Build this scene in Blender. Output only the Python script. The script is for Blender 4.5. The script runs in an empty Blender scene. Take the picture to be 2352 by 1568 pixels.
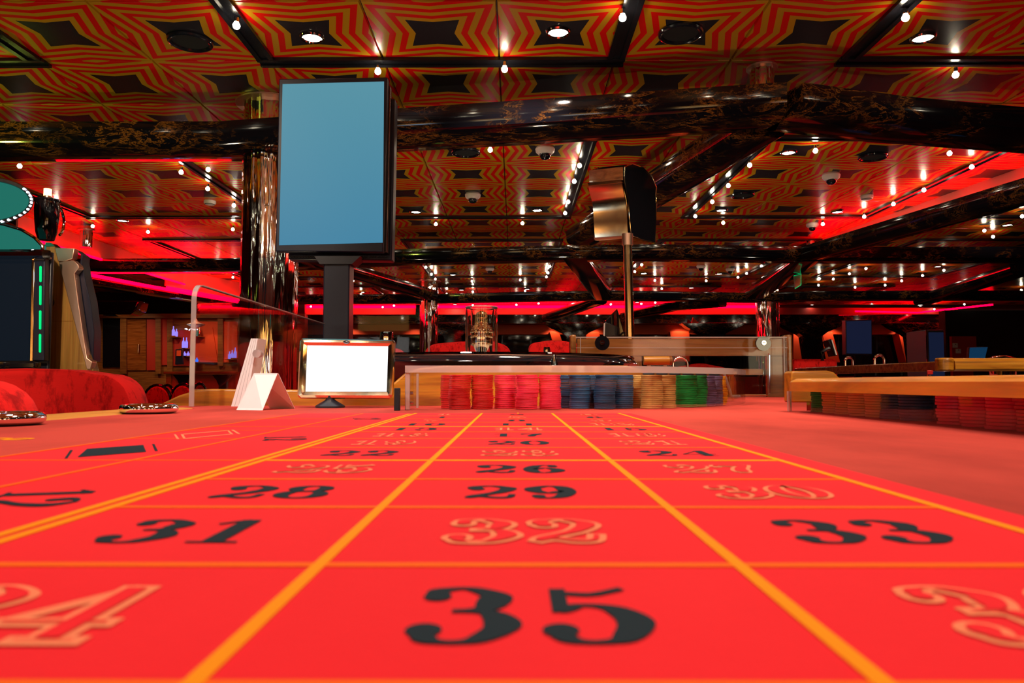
import bpy, bmesh, math, random
from mathutils import Vector, Matrix
random.seed(7)
R = math.radians
S = bpy.context.scene
COL = S.collection
# ------------------------------------------------------------------ camera
CAMZ = 0.865; TZ = 0.82; CZ = 2.54
cam_d = bpy.data.cameras.new('camera'); cam = bpy.data.objects.new('camera', cam_d); COL.objects.link(cam)
cam.location = (0, 0, CAMZ); cam.rotation_euler = (R(93.2), 0, R(0.2))
cam_d.sensor_width = 36; cam_d.lens = 36 * 1700 / 2352; cam_d.clip_start = 0.01
cam_d.dof.use_dof = True; cam_d.dof.focus_distance = 3.2; cam_d.dof.aperture_fstop = 22
S.camera = cam
# ------------------------------------------------------------------ world, exposure, large lights
W = bpy.data.worlds.new('world'); S.world = W; W.use_nodes = True
W.node_tree.nodes['Background'].inputs[0].default_value = (0.9, 0.75, 0.6, 1)
W.node_tree.nodes['Background'].inputs[1].default_value = 0.1
S.view_settings.view_transform = 'Standard'; S.view_settings.look = 'None'
S.view_settings.exposure = 0.0; S.view_settings.gamma = 1.0; S.view_settings.use_curve_mapping = False
try:
    S.cycles.use_denoising = True
    S.cycles.sample_clamp_indirect = 4.0; S.cycles.max_bounces = 9; S.cycles.transparent_max_bounces = 24
    S.cycles.caustics_reflective = False; S.cycles.caustics_refractive = False
except Exception: pass
def area(name, loc, target, sx, sy, power, col):
    l = bpy.data.lights.new(name, 'AREA'); l.shape = 'RECTANGLE'; l.size = sx; l.size_y = sy; l.energy = power; l.color = col
    o = bpy.data.objects.new(name, l); COL.objects.link(o); o.location = loc
    o.rotation_euler = (Vector(target) - Vector(loc)).to_track_quat('-Z', 'Y').to_euler(); return o
def spot(name, loc, target, power, col, ang=80, rad=0.05, blend=0.6):
    l = bpy.data.lights.new(name, 'SPOT'); l.energy = power; l.color = col; l.spot_size = R(ang); l.shadow_soft_size = rad; l.spot_blend = blend
    o = bpy.data.objects.new(name, l); COL.objects.link(o); o.location = loc
    o.rotation_euler = (Vector(target) - Vector(loc)).to_track_quat('-Z', 'Y').to_euler(); return o
for ux, uy, ue in ((-1.5, 1.3, 26), (1.5, 1.3, 20), (-1.3, 3.2, 22), (.3, 3.3, 20), (1.9, 3.2, 16), (-2.6, 5.6, 30), (.1, 5.6, 30), (2.4, 5.6, 26), (-2.5, 9.6, 34), (.6, 9.6, 34), (3.4, 9.6, 26), (0, -.9, 22)):
    spot('ceiling_fill', (ux, uy, .25), (ux*1.02, uy+.35, 2.5), ue*1.2, (1, .80, .56), 125, .05, .8)  # unseen fill added near the floor to brighten the ceiling
spot('table_spot', (-0.3, 0.9, 2.45), (-.1, 0.7, TZ), 52, (1, .86, .74), 95, .12)
spot('table_spot', (0.7, 0.5, 2.45), (.4, 0.65, TZ), 48, (1, .84, .7), 90, .12)
spot('table_spot', (0.2, 2.0, 2.45), (.1, 1.5, TZ), 52, (1, .84, .66), 90, .10)
spot('table_spot', (-0.6, 0.2, 2.45), (-.35, 1.4, TZ), 22, (1, .88, .8), 70, .08)
for fx, fe in ((-3.6, 7), (-2.2, 6), (-.7, 6), (.85, 9), (1.7, 8), (3.6, 10), (6.25, 12), (6.9, 9), (8.5, 12)): spot('wall_fill', (fx, 15.98, 2.12), (fx+.05, 16.25, 1.3), fe, (1, .5, .28), 120, .008)  # added fill brightening the orange band and pillars
spot('rail_fill', (2.0, 1.8, 2.45), (2.2, 2.9, .92), 110, (1, .84, .6), 70, .03)  # added fill for the second table's rails
spot('seat_fill', (.1, 3.2, 2.45), (-.1, 4.6, 1.0), 70, (1, .8, .66), 80, .03)  # added fill on the red chair backs
for bx_ in (-6.9, -5.6, -4.4): spot('bar_fill', (bx_, 12.0, 2.45), (bx_, 13.4, 1.0), 46, (1, .62, .3), 75, .008, .9)  # fill added because the bar wall came out dark
spot('machine_fill', (-1.3, .4, 2.35), (-1.7, 2.7, 1.2), 150, (1, .8, .6), 60, .06)  # added fill brightening the slot machine's side wing
spot('box_fill', (.5, 1.5, 2.45), (.55, 2.4, .9), 70, (1, .82, .6), 55, .06)  # added fill to lighten the drop box wood
spot('card_fill', (-1.1, .2, 2.4), (-.36, 1.3, .85), 85, (1, .9, .86), 26, .04, .8)  # added fill that whitens the tent card's front leaf
spot('table_spot', (.9, .6, 2.45), (.28, 1.36, .84), 46, (1, .86, .7), 30, .05, .8)  # extra fill added for the tan and green chips
spot('table_spot', (1.1, -.1, 2.4), (.5, .9, .86), 60, (1, .84, .6), 45, .06, .8)  # extra fill added for the right-hand wooden bar
spot('edge_glow', (-3.9, 3.0, 1.7), (-3.2, 3.9, 2.54), 48, (.75, 1, .12), 100, .05, 1)

# ------------------------------------------------------------------ pixel rays (2352 x 1568 frame)
CR = cam.rotation_euler.to_matrix()
def ray(x, y): return CR @ Vector(((x - 1176) / 1700, (784 - y) / 1700, -1))
CL = Vector((0, 0, CAMZ))
def PZ(x, y, z): d = ray(x, y); return CL + d * ((z - CAMZ) / d.z)
def PD(x, y, Y): d = ray(x, y); return CL + d * (Y / d.y)

# ------------------------------------------------------------------ materials
def new_mat(name):
    m = bpy.data.materials.new(name); m.use_nodes = True; nt = m.node_tree
    return m, nt, nt.nodes['Principled BSDF']
def setp(b, col=None, rough=None, metal=None, coat=None, spec=None, emit=None, es=0, trans=None, ior=None, sheen=None):
    if col: b.inputs['Base Color'].default_value = (*col, 1)
    if rough is not None: b.inputs['Roughness'].default_value = rough
    if metal is not None: b.inputs['Metallic'].default_value = metal
    if coat is not None: b.inputs['Coat Weight'].default_value = coat; b.inputs['Coat Roughness'].default_value = .05
    if spec is not None: b.inputs['Specular IOR Level'].default_value = spec
    if emit: b.inputs['Emission Color'].default_value = (*emit, 1); b.inputs['Emission Strength'].default_value = es
    if trans is not None: b.inputs['Transmission Weight'].default_value = trans
    if ior: b.inputs['IOR'].default_value = ior
    if sheen is not None: b.inputs['Sheen Weight'].default_value = sheen; b.inputs['Sheen Roughness'].default_value = .4
def plain(name, col, rough=.5, **k):
    m, nt, b = new_mat(name); setp(b, col, rough, **k)
    n = nt.nodes.new('ShaderNodeTexNoise'); n.inputs['Scale'].default_value = 40
    tc = nt.nodes.new('ShaderNodeTexCoord'); nt.links.new(tc.outputs['Object'], n.inputs['Vector'])
    mr = nt.nodes.new('ShaderNodeMapRange'); mr.inputs['To Min'].default_value = max(0, rough - .02); mr.inputs['To Max'].default_value = rough + .03
    nt.links.new(n.outputs['Fac'], mr.inputs['Value']); nt.links.new(mr.outputs[0], b.inputs['Roughness'])
    return m
def emis(name, col, s):
    m, nt, b = new_mat(name); setp(b, (0, 0, 0), .5, spec=.12, emit=col, es=s); return m
def ramp(nt, fac, stops, interp='LINEAR'):
    r = nt.nodes.new('ShaderNodeValToRGB'); r.color_ramp.interpolation = interp
    e = r.color_ramp.elements
    while len(e) < len(stops): e.new(.5)
    for i, (p, c) in enumerate(stops): e[i].position = p; e[i].color = (*c, 1)
    nt.links.new(fac, r.inputs['Fac']); return r
def noise(nt, scale, vec=None, detail=4, rough=.5, dist=0, mapscale=None, coord='Object'):
    n = nt.nodes.new('ShaderNodeTexNoise'); n.inputs['Scale'].default_value = scale; n.inputs['Detail'].default_value = detail
    n.inputs['Roughness'].default_value = rough; n.inputs['Distortion'].default_value = dist
    tc = nt.nodes.new('ShaderNodeTexCoord'); mp = nt.nodes.new('ShaderNodeMapping')
    if mapscale: mp.inputs['Scale'].default_value = mapscale
    nt.links.new(tc.outputs[coord], mp.inputs['Vector']); nt.links.new(mp.outputs[0], n.inputs['Vector']); return n
def bump(nt, b, h, strength=.2, dist=.01):
    bp = nt.nodes.new('ShaderNodeBump'); bp.inputs['Strength'].default_value = strength; bp.inputs['Distance'].default_value = dist
    nt.links.new(h, bp.inputs['Height']); nt.links.new(bp.outputs[0], b.inputs['Normal'])

# felt
def felt(name, c1, c2, fine=260):
    m, nt, b = new_mat(name); setp(b, c1, .9, spec=.15, sheen=.04)
    n = noise(nt, 3.2, detail=6, rough=.6, mapscale=(1.6, .7, 1)); r = ramp(nt, n.outputs['Fac'], [(.35, c2), (.62, c1)])
    nt.links.new(r.outputs[0], b.inputs['Base Color'])
    f = noise(nt, fine, detail=2); bump(nt, b, f.outputs['Fac'], .12, .0006); return m
M = {}
M['felt'] = felt('red_felt', (.62, .062, .042), (.36, .030, .020))
M['print'] = felt('printed_red', (1.0, .022, .032), (.93, .017, .026))
M['dark_red_print'] = M['print']
M['yellow_print'] = plain('yellow_print', (1.0, .33, .005), .8, spec=.1)
M['orange_print'] = plain('orange_print', (1.0, .16, .008), .8, spec=.1)
M['black_print'] = plain('black_print', (.015, .03, .04), .85, spec=.1)
M['pale_print'] = plain('pale_print', (1.0, .27, .13), .85, spec=.1)
def wood(name, c1, c2, c3, axis=(1, 14, 14), rough=.22, coat=.7, sc=2.6):
    m, nt, b = new_mat(name); setp(b, c1, rough, coat=coat)
    n = noise(nt, sc, detail=5, rough=.55, dist=1.2, mapscale=axis)
    r = ramp(nt, n.outputs['Fac'], [(.28, c3), (.45, c2), (.62, c1)])
    n2 = noise(nt, sc * 9, detail=3, mapscale=axis)
    mx = nt.nodes.new('ShaderNodeMix'); mx.data_type = 'RGBA'; mx.blend_type = 'MULTIPLY'; mx.inputs['Factor'].default_value = .35
    nt.links.new(r.outputs[0], mx.inputs['A']); nt.links.new(n2.outputs['Color'], mx.inputs['B'])
    nt.links.new(mx.outputs['Result'], b.inputs['Base Color']); bump(nt, b, n.outputs['Fac'], .04, .002); return m
M['oak_x'] = wood('oak_along_x', (.78, .32, .025), (.6, .21, .015), (.30, .09, .01), coat=.25, rough=.32)
M['oak_rail'] = wood('oak_rail', (.80, .36, .05), (.68, .26, .03), (.4, .13, .012), axis=(14, 1, 14), coat=0, rough=.5)
M['oak_y'] = wood('oak_along_y', (.86, .32, .018), (.68, .22, .012), (.36, .095, .006), axis=(14, 1, 14), coat=.2, rough=.3)
M['walnut'] = wood('walnut_panel', (.42, .15, .03), (.30, .095, .018), (.13, .038, .008))
M['teak_z'] = wood('teak_vertical', (.55, .28, .06), (.42, .2, .04), (.26, .11, .02), axis=(18, 18, .8), coat=.3, rough=.35)
M['wall_wood'] = wood('wall_wood', (.36, .155, .035), (.24, .09, .02), (.11, .04, .01), axis=(1, 1, 22), coat=.2, rough=.4)
# marble
def marble(name, vein=(.40, .14, .022), sc=1.0):
    m, nt, b = new_mat(name); setp(b, (.01, .008, .01), .07)
    n = noise(nt, 10 * sc, detail=9, rough=.74, dist=.5, mapscale=(.55, 1, 1.5))
    n2 = noise(nt, 2.6 * sc, detail=5, rough=.6, dist=.6)
    a = ramp(nt, n.outputs['Fac'], [(.485, (0, 0, 0)), (.51, (1, 1, 1)), (.54, (.15, .15, .15)), (.60, (.0, .0, .0))])
    c = ramp(nt, n2.outputs['Fac'], [(.44, (0, 0, 0)), (.60, (1, 1, 1))])
    mm = nt.nodes.new('ShaderNodeMath'); mm.operation = 'MULTIPLY'
    nt.links.new(a.outputs[0], mm.inputs[0]); nt.links.new(c.outputs[0], mm.inputs[1])
    r = ramp(nt, mm.outputs[0], [(0, (.006, .006, .010)), (.3, (.05, .022, .008)), (1, vein)])
    nt.links.new(r.outputs[0], b.inputs['Base Color']); return m
M['marble'] = marble('black_marble')
M['marble_gold'] = marble('gold_marble', (.5, .3, .03), 3)
M['black_gloss'] = plain('black_gloss', (.006, .007, .010), .05, coat=1)
M['rail_black'] = plain('rail_black', (.008, .009, .013), .22)
M['black_metal'] = plain('black_metal', (.008, .010, .016), .16, coat=.5)
M['black_satin'] = plain('black_satin', (.012, .014, .022), .35)
M['black_matte'] = plain('black_matte', (.006, .006, .008), .8)
M['navy'] = plain('navy_plastic', (.010, .014, .035), .3)
M['chrome'] = plain('chrome', (.9, .88, .86), .035, metal=1)
M['gold'] = plain('gold_chrome', (.95, .70, .42), .11, metal=1)
M['pole_gold'] = plain('pole_gold', (.95, .66, .34), .17, metal=1)
M['copper'] = plain('warm_brushed_metal', (.95, .62, .45), .36, metal=1)
M['gunmetal'] = plain('gunmetal', (.25, .2, .2), .2, metal=1)
m, nt, b = new_mat('mirror_column'); setp(b, (.92, .82, .74), .045, metal=1)
n = noise(nt, 7, detail=2, mapscale=(3.2, 3.2, .22)); bump(nt, b, n.outputs['Fac'], .55, .02); M['mirror'] = m
m, nt, b = new_mat('red_velvet'); setp(b, (.85, .012, .010), .85, sheen=.06, spec=.12)
n = noise(nt, 14, detail=6, rough=.7, mapscale=(2.2, 2.2, 1)); r = ramp(nt, n.outputs['Fac'], [(.36, (.36, .004, .004)), (.5, (.80, .014, .012))]); nt.links.new(r.outputs[0], b.inputs['Base Color'])
n3 = noise(nt, 300, detail=1, mapscale=(.3, .3, 1.5)); bump(nt, b, n3.outputs['Fac'], .3, .001); M['velvet'] = m
M['orange_wall'] = plain('orange_wall', (.75, .085, .018), .6)
M['red_wall'] = plain('red_wall', (.42, .018, .008), .55)
M['cove'] = plain('pink_cove_panel', (.85, .22, .16), .45)
M['dark_ceiling'] = plain('dark_ceiling', (.012, .010, .010), .25)
M['carpet'] = felt('dark_carpet', (.02, .006, .012), (.008, .004, .008), 60)
M['white_card'] = plain('white_card', (.9, .88, .85), .6)
M['white_plastic'] = plain('white_plastic', (.75, .66, .62), .35)
M['bulb'] = emis('bulb_glow', (1, .86, .62), 60)
M['bulb_pink'] = emis('bulb_glow_pinkish', (1, .74, .62), 60)
M['downlight'] = emis('downlight_glow', (1, .88, .7), 26)
M['led_red'] = emis('red_led', (1, .0, .0065), 22.0)
M['led_green'] = emis('green_led', (0, .85, .22), 1.1)
M['led_white'] = emis('white_led', (.75, .85, 1), 5)
M['candle'] = emis('orange_lamp', (1, .62, .2), 5)
M['screen_blue'] = emis('blue_screen', (.085, .262, .37), 1)
M['screen_white'] = emis('white_screen', (1, 1, 1), 1.6)
M['screen_teal'] = emis('teal_screen', (.012, .155, .12), 1)
M['screen_navy'] = emis('navy_screen', (.004, .008, .014), 1)
M['screen_dimblue'] = emis('dim_blue_screen', (.006, .010, .03), 1)
M['screen_dimteal'] = emis('dim_teal_screen', (.004, .03, .075), 1)
M['blue_glow'] = emis('blue_glow', (.02, .12, .8), 2.2)
M['purple_glow'] = emis('purple_glow', (.35, .25, 1), 1.0)
# gradient on the tall blue screen (brighter at the top as displayed)
nt = M['screen_blue'].node_tree; b = nt.nodes['Principled BSDF']
tc = nt.nodes.new('ShaderNodeTexCoord'); sp = nt.nodes.new('ShaderNodeSeparateXYZ'); nt.links.new(tc.outputs['Generated'], sp.inputs[0])
r = ramp(nt, sp.outputs['Z'], [(0, (.060, .232, .370)), (1, (.098, .292, .375))]); nt.links.new(r.outputs[0], b.inputs['Emission Color'])
for k, c in dict(red=(.62, .012, .012), pink=(.93, .035, .085), blue=(.022, .09, .20), tan=(.80, .46, .13), green=(.006, .33, .05), purple=(.17, .11, .21), orange=(1, .40, .01)).items():
    M['chip_' + k] = plain('chip_' + k, c, .42)
m, nt, b = new_mat('thick_glass'); setp(b, (1, 1, 1), .0, trans=1, ior=1.46); M['glass'] = m
def clear(name, tint=(.97, .97, .97), refl=1.0, frost=0.0):
    m = bpy.data.materials.new(name); m.use_nodes = True; nt = m.node_tree; nt.nodes.clear()
    o = nt.nodes.new('ShaderNodeOutputMaterial'); tr = nt.nodes.new('ShaderNodeBsdfTransparent'); tr.inputs[0].default_value = (*tint, 1)
    gl = nt.nodes.new('ShaderNodeBsdfGlossy'); gl.inputs['Roughness'].default_value = .02
    fr = nt.nodes.new('ShaderNodeFresnel'); fr.inputs['IOR'].default_value = 1.45
    mu = nt.nodes.new('ShaderNodeMath'); mu.operation = 'MULTIPLY'; mu.inputs[1].default_value = refl; nt.links.new(fr.outputs[0], mu.inputs[0])
    mx = nt.nodes.new('ShaderNodeMixShader'); nt.links.new(mu.outputs[0], mx.inputs[0]); nt.links.new(tr.outputs[0], mx.inputs[1]); nt.links.new(gl.outputs[0], mx.inputs[2])
    last = mx
    if frost:
        df = nt.nodes.new('ShaderNodeBsdfPrincipled'); df.inputs['Base Color'].default_value = (.9, .75, .7, 1); df.inputs['Roughness'].default_value = .15
        m2 = nt.nodes.new('ShaderNodeMixShader'); m2.inputs[0].default_value = frost; nt.links.new(mx.outputs[0], m2.inputs[1]); nt.links.new(df.outputs[0], m2.inputs[2]); last = m2
    nt.links.new(last.outputs[0], o.inputs[0]); return m
M['acrylic'] = clear('clear_acrylic', refl=.32)
M['acrylic_edge'] = clear('acrylic_edge', (.9, .85, .85), 1, .38)
M['acrylic_dim'] = clear('tinted_acrylic', (.72, .66, .66), 1)
M['acrylic_soft'] = clear('low_reflection_acrylic', (.93, .9, .9), .07)
M['glass_dark'] = plain('dark_window_glass', (.004, .005, .010), .04)

# ceiling tile pattern from the tile's own UV
def tile_mat():
    m, nt, b = new_mat('ceiling_tile_pattern'); L = nt.links
    def mth(op, a, c=None, d=None):
        x = nt.nodes.new('ShaderNodeMath'); x.operation = op
        for i, v in enumerate((a, c, d)):
            if v is None: continue
            if isinstance(v, (int, float)): x.inputs[i].default_value = v
            else: L.new(v, x.inputs[i])
        return x.outputs[0]
    uv = nt.nodes.new('ShaderNodeUVMap'); sp = nt.nodes.new('ShaderNodeSeparateXYZ'); L.new(uv.outputs[0], sp.inputs[0])
    u = mth('ABSOLUTE', mth('SUBTRACT', sp.outputs[0], .5)); v = mth('ABSOLUTE', mth('SUBTRACT', sp.outputs[1], .5))
    fs = mth('SUBTRACT', u, mth('MULTIPLY', v, .25))
    ft = mth('SUBTRACT', v, mth('MULTIPLY', u, .17))
    ft2 = mth('ADD', mth('MULTIPLY', mth('SUBTRACT', ft, .184), 1.09), .154)
    f = mth('MAXIMUM', fs, ft2)
    t = mth('FRACT', mth('DIVIDE', mth('SUBTRACT', f, .154), .1045))
    isred = mth('GREATER_THAN', t, .5); isblack = mth('LESS_THAN', f, .154)
    mx = nt.nodes.new('ShaderNodeMix'); mx.data_type = 'RGBA'; L.new(isred, mx.inputs['Factor'])
    mx.inputs['A'].default_value = (.52, .255, .008, 1); mx.inputs['B'].default_value = (.72, .008, .004, 1)
    m2 = nt.nodes.new('ShaderNodeMix'); m2.data_type = 'RGBA'; L.new(isblack, m2.inputs['Factor'])
    L.new(mx.outputs['Result'], m2.inputs['A']); m2.inputs['B'].default_value = (.018, .016, .022, 1)
    L.new(m2.outputs['Result'], b.inputs['Base Color'])
    setp(b, rough=.27, spec=.3)
    n = noise(nt, 420, detail=1); bump(nt, b, n.outputs['Fac'], .04, .001); return m
M['tile'] = tile_mat()

# ------------------------------------------------------------------ mesh builder
class MB:
    def __init__(s): s.v = []; s.f = []
    def add(s, vs, fs):
        o = len(s.v); s.v += [tuple(v) for v in vs]; s.f += [tuple(i + o for i in f) for f in fs]; return s
    def box(s, x0, x1, y0, y1, z0, z1):
        return s.add([(x0,y0,z0),(x1,y0,z0),(x1,y1,z0),(x0,y1,z0),(x0,y0,z1),(x1,y0,z1),(x1,y1,z1),(x0,y1,z1)],
                     [(0,3,2,1),(4,5,6,7),(0,1,5,4),(1,2,6,5),(2,3,7,6),(3,0,4,7)])
    def prism(s, poly, vec):
        n = len(poly); vec = Vector(vec); a = [Vector(p) for p in poly]; c = [p + vec for p in a]
        return s.add(a + c, [tuple(range(n))[::-1], tuple(range(n, 2*n))] + [(i, (i+1) % n, n + (i+1) % n, n + i) for i in range(n)])
    def loft(s, rings, close=True, caps=True):
        n = len(rings[0]); o = [Vector(p) for r in rings for p in r]; fs = []
        for k in range(len(rings)-1):
            for i in range(n if close else n-1):
                j = (i+1) % n; fs.append((k*n+i, k*n+j, (k+1)*n+j, (k+1)*n+i))
        if caps: fs += [tuple(range(n))[::-1], tuple(range((len(rings)-1)*n, len(rings)*n))]
        return s.add(o, fs)
    def cyl(s, a, b, r, n=16, r2=None):
        a = Vector(a); b = Vector(b); d = (b-a).normalized(); q = d.to_track_quat('Z', 'Y'); r2 = r if r2 is None else r2
        ring = lambda c, rr: [c + q @ Vector((rr*math.cos(2*math.pi*i/n), rr*math.sin(2*math.pi*i/n), 0)) for i in range(n)]
        return s.loft([ring(a, r), ring(b, r2)])
    def lathe(s, c, prof, n=24, caps=True):   # prof: (radius, z)
        return s.loft([[(c[0]+r*math.cos(2*math.pi*i/n), c[1]+r*math.sin(2*math.pi*i/n), c[2]+z) for i in range(n)] for r, z in prof], caps=caps)
    def tube(s, pts, r, n=8):
        pts = [Vector(p) for p in pts]; rings = []
        for i, p in enumerate(pts):
            d = (pts[min(i+1, len(pts)-1)] - pts[max(i-1, 0)]).normalized(); up = Vector((0,0,1)) if abs(d.z) < .95 else Vector((1,0,0))
            x = d.cross(up).normalized(); y = x.cross(d)
            rr = r[i] if isinstance(r, (list, tuple)) else r
            rings.append([p + x*rr*math.cos(2*math.pi*k/n) + y*rr*math.sin(2*math.pi*k/n) for k in range(n)])
        return s.loft(rings)
    def sphere(s, c, r, n=12, sz=1.0):
        prof = [(max(.0004, r*math.sin(math.pi*k/8)), -r*sz*math.cos(math.pi*k/8)) for k in range(9)]
        return s.lathe(c, prof, n)
    def torus(s, c, R0, r, n=28, k=8, a0=0, a1=2*math.pi, axis='Z'):
        rings = []; full = abs(a1-a0-2*math.pi) < 1e-4
        for i in range(n + (0 if full else 1)):
            a = a0 + (a1-a0)*i/n; ring = []
            for j in range(k):
                t = 2*math.pi*j/k; rr = R0 + r*math.cos(t); h = r*math.sin(t)
                p = (rr*math.cos(a), rr*math.sin(a), h) if axis == 'Z' else (rr*math.cos(a), h, rr*math.sin(a)) if axis == 'Y' else (h, rr*math.cos(a), rr*math.sin(a))
                ring.append(Vector(c) + Vector(p))
            rings.append(ring)
        if full: rings.append(rings[0])
        return s.loft(rings, caps=not full)
    def build(s, name, mat, parent=None, smooth=False, bevel=0, label=None, segs=2, subsurf=0):
        me = bpy.data.meshes.new(name); org = Vector((0,0,0)); p = parent
        while p: org = org + p.location; p = p.parent
        base = Vector((0,0,0))
        if parent is None and s.v:
            xs = [v[0] for v in s.v]; ys = [v[1] for v in s.v]; zs = [v[2] for v in s.v]
            base = Vector(((min(xs)+max(xs))/2, (min(ys)+max(ys))/2, min(zs)))
        me.from_pydata([Vector(v) - org - base for v in s.v], [], s.f)
        bm = bmesh.new(); bm.from_mesh(me); bmesh.ops.remove_doubles(bm, verts=bm.verts, dist=1e-6); bmesh.ops.recalc_face_normals(bm, faces=bm.faces); bm.to_mesh(me); bm.free()
        me.materials.append(M[mat] if isinstance(mat, str) else mat)
        o = bpy.data.objects.new(name, me); COL.objects.link(o); o.location = base; o.parent = parent
        if bevel:
            bv = o.modifiers.new('bevel', 'BEVEL'); bv.width = bevel; bv.segments = segs; bv.limit_method = 'ANGLE'; bv.angle_limit = R(40)
        if subsurf:
            ss = o.modifiers.new('ss', 'SUBSURF'); ss.levels = subsurf; ss.render_levels = subsurf
        if smooth or bevel:
            for f in me.polygons: f.use_smooth = True
            me.set_sharp_from_angle(angle=R(38))
        if label: o['label'] = label
        return o
def tag(o, label=None, cat=None, group=None, kind=None):
    if label: o['label'] = label
    if cat: o['category'] = cat
    if group: o['group'] = group
    if kind: o['kind'] = kind
    return o
def struct(o, label=None): o['kind'] = 'structure'; (label and o.__setitem__('label', label)); return o
def empty(name, loc, label, cat, group=None, kind=None):
    o = bpy.data.objects.new(name, None); COL.objects.link(o); o.location = loc; o.empty_display_size = .05
    return tag(o, label, cat, group, kind)
def copy_tree(o, parent=None):
    c = o.copy(); COL.objects.link(c); c.parent = parent
    for ch in [x for x in o.children]: copy_tree(ch, c)
    return c
ORD = ['first','second','third','fourth','fifth','sixth','seventh','eighth','ninth','tenth','eleventh','twelfth','thirteenth','fourteenth','fifteenth','sixteenth','seventeenth','eighteenth','nineteenth','twentieth']
def ordn(i): return ORD[i] if i < 20 else ('twenty-' + ORD[i-20]) if i < 29 else ('thirtieth' if i == 29 else 'thirty-' + ORD[i-30])

# ================================================================== SETTING
P = .602; SX0 = -.08; SY0 = 3.765
struct(MB().box(-12, 12, -4, 17.2, -.1, 0).build('floor', 'carpet'))
ceil = struct(MB().box(-12, 12, -4, 17.2, CZ + .012, CZ + .1).build('ceiling', 'dark_ceiling'))
for nm, bx in dict(wall_back=(-12, 12, 17.2, 17.4, 0, CZ), wall_left=(-12.2, -12, -4, 17.2, 0, CZ), wall_right=(12, 12.2, -4, 17.2, 0, CZ), wall_front=(-12, 12, -4.2, -4, 0, CZ)).items():
    struct(MB().box(*bx).build(nm, 'red_wall'))
# ceiling tiles: one shared mesh, near ones are separate parts
def tile_geo(mb_v, mb_f, uvs, x0, y0, z):
    g = .0022; c = .004
    x0 += g; y0 += g; w = P - 2*g; o = len(mb_v)
    mb_v += [(x0, y0, z+.012), (x0+w, y0, z+.012), (x0+w, y0+w, z+.012), (x0, y0+w, z+.012), (x0+c, y0+c, z), (x0+w-c, y0+c, z), (x0+w-c, y0+w-c, z), (x0+c, y0+w-c, z)]
    t = lambda i: ((mb_v[i][0]-x0+g)/P, (mb_v[i][1]-y0+g)/P)
    for f in [(7,6,5,4), (0,1,5,4)[::-1], (1,2,6,5)[::-1], (2,3,7,6)[::-1], (3,0,4,7)[::-1]]:
        mb_f.append(tuple(o+i for i in f)); uvs.extend(t(o+i) for i in f)
def tile_mesh(name, cells, z):
    v, f, uv = [], [], []
    for (x, y) in cells: tile_geo(v, f, uv, x, y, z)
    me = bpy.data.meshes.new(name); me.from_pydata(v, [], f); ul = me.uv_layers.new(name='UVMap')
    for i, c in enumerate(uv): ul.data[i].uv = c
    me.materials.append(M['tile']); return me
cells = []
for i in range(-20, 20):
    for j in range(-9, 21):
        x = SX0 + P*i; y = SY0 + P*j
        if -2.2 < y < 15.3 and abs(x+.3) < .74*max(y, 0) + 1.6: cells.append((x, y))
cells.sort(key=lambda c: (0 if c[1] > 2 else 1, c[1] + abs(c[0])*.35))
tm = tile_mesh('tile', [(0, 0)], 0)
for k, (x, y) in enumerate(cells[:290]):
    o = bpy.data.objects.new('tile', tm); COL.objects.link(o); o.parent = ceil; o.location = Vector((x, y, CZ)) - ceil.location
rest = bpy.data.objects.new('far_tiles', tile_mesh('far_tiles', [(x-0, y) for x, y in cells[290:]], CZ)); COL.objects.link(rest)
rest.parent = ceil; rest.location = -ceil.location; rest['kind'] = 'stuff'

# black track frames on the ceiling
trim_i = 0
def bar(x0, y0, x1, y1, w=.09, h=.018):
    mb = MB(); d = (Vector((x1, y1, 0)) - Vector((x0, y0, 0))).normalized(); n = Vector((-d.y, d.x, 0))
    a = Vector((x0, y0, 0)); b_ = Vector((x1, y1, 0))
    sec = [(-w/2, CZ-.001), (-w/2, CZ-h), (-w*.22, CZ-h), (-w*.22, CZ-h*.45), (w*.22, CZ-h*.45), (w*.22, CZ-h), (w/2, CZ-h), (w/2, CZ-.001)]
    return mb.loft([[p + n*s + Vector((0, 0, z)) for s, z in sec] for p in (a, b_)])
def frame(x0, x1, y0, y1, front=True):
    global trim_i; trim_i += 1
    t = bpy.data.objects.new('trim_%d' % trim_i, None); COL.objects.link(t); t.location = ((x0+x1)/2, (y0+y1)/2, CZ); t['kind'] = 'structure'
    t['label'] = 'black glossy lighting track frame on the patterned ceiling'
    e = .0475
    bar(x0-e, y1, x1+e, y1).build('rail', 'rail_black', t)
    if front: bar(x0-e, y0, x1+e, y0).build('rail', 'rail_black', t)
    bar(x0, y0+e*(1 if front else 0), x0, y1-e).build('rail', 'rail_black', t); bar(x1, y0+e*(1 if front else 0), x1, y1-e).build('rail', 'rail_black', t)
XS = lambda k: SX0 + P*k; YS = lambda j: SY0 + P*j
for k in (-7, -2, 3):
    frame(XS(k), XS(k+3), YS(-4), YS(0))
for k in (-7, -2, 3, 8): frame(XS(k), XS(k+3), YS(2.0), YS(6))
for k in (-7, -2, 3, 8): frame(XS(k), XS(k+3), YS(8), YS(13))
for k in (-7, -2, 3, 8): frame(XS(k), XS(k+3), YS(15), YS(18.5))

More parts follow.
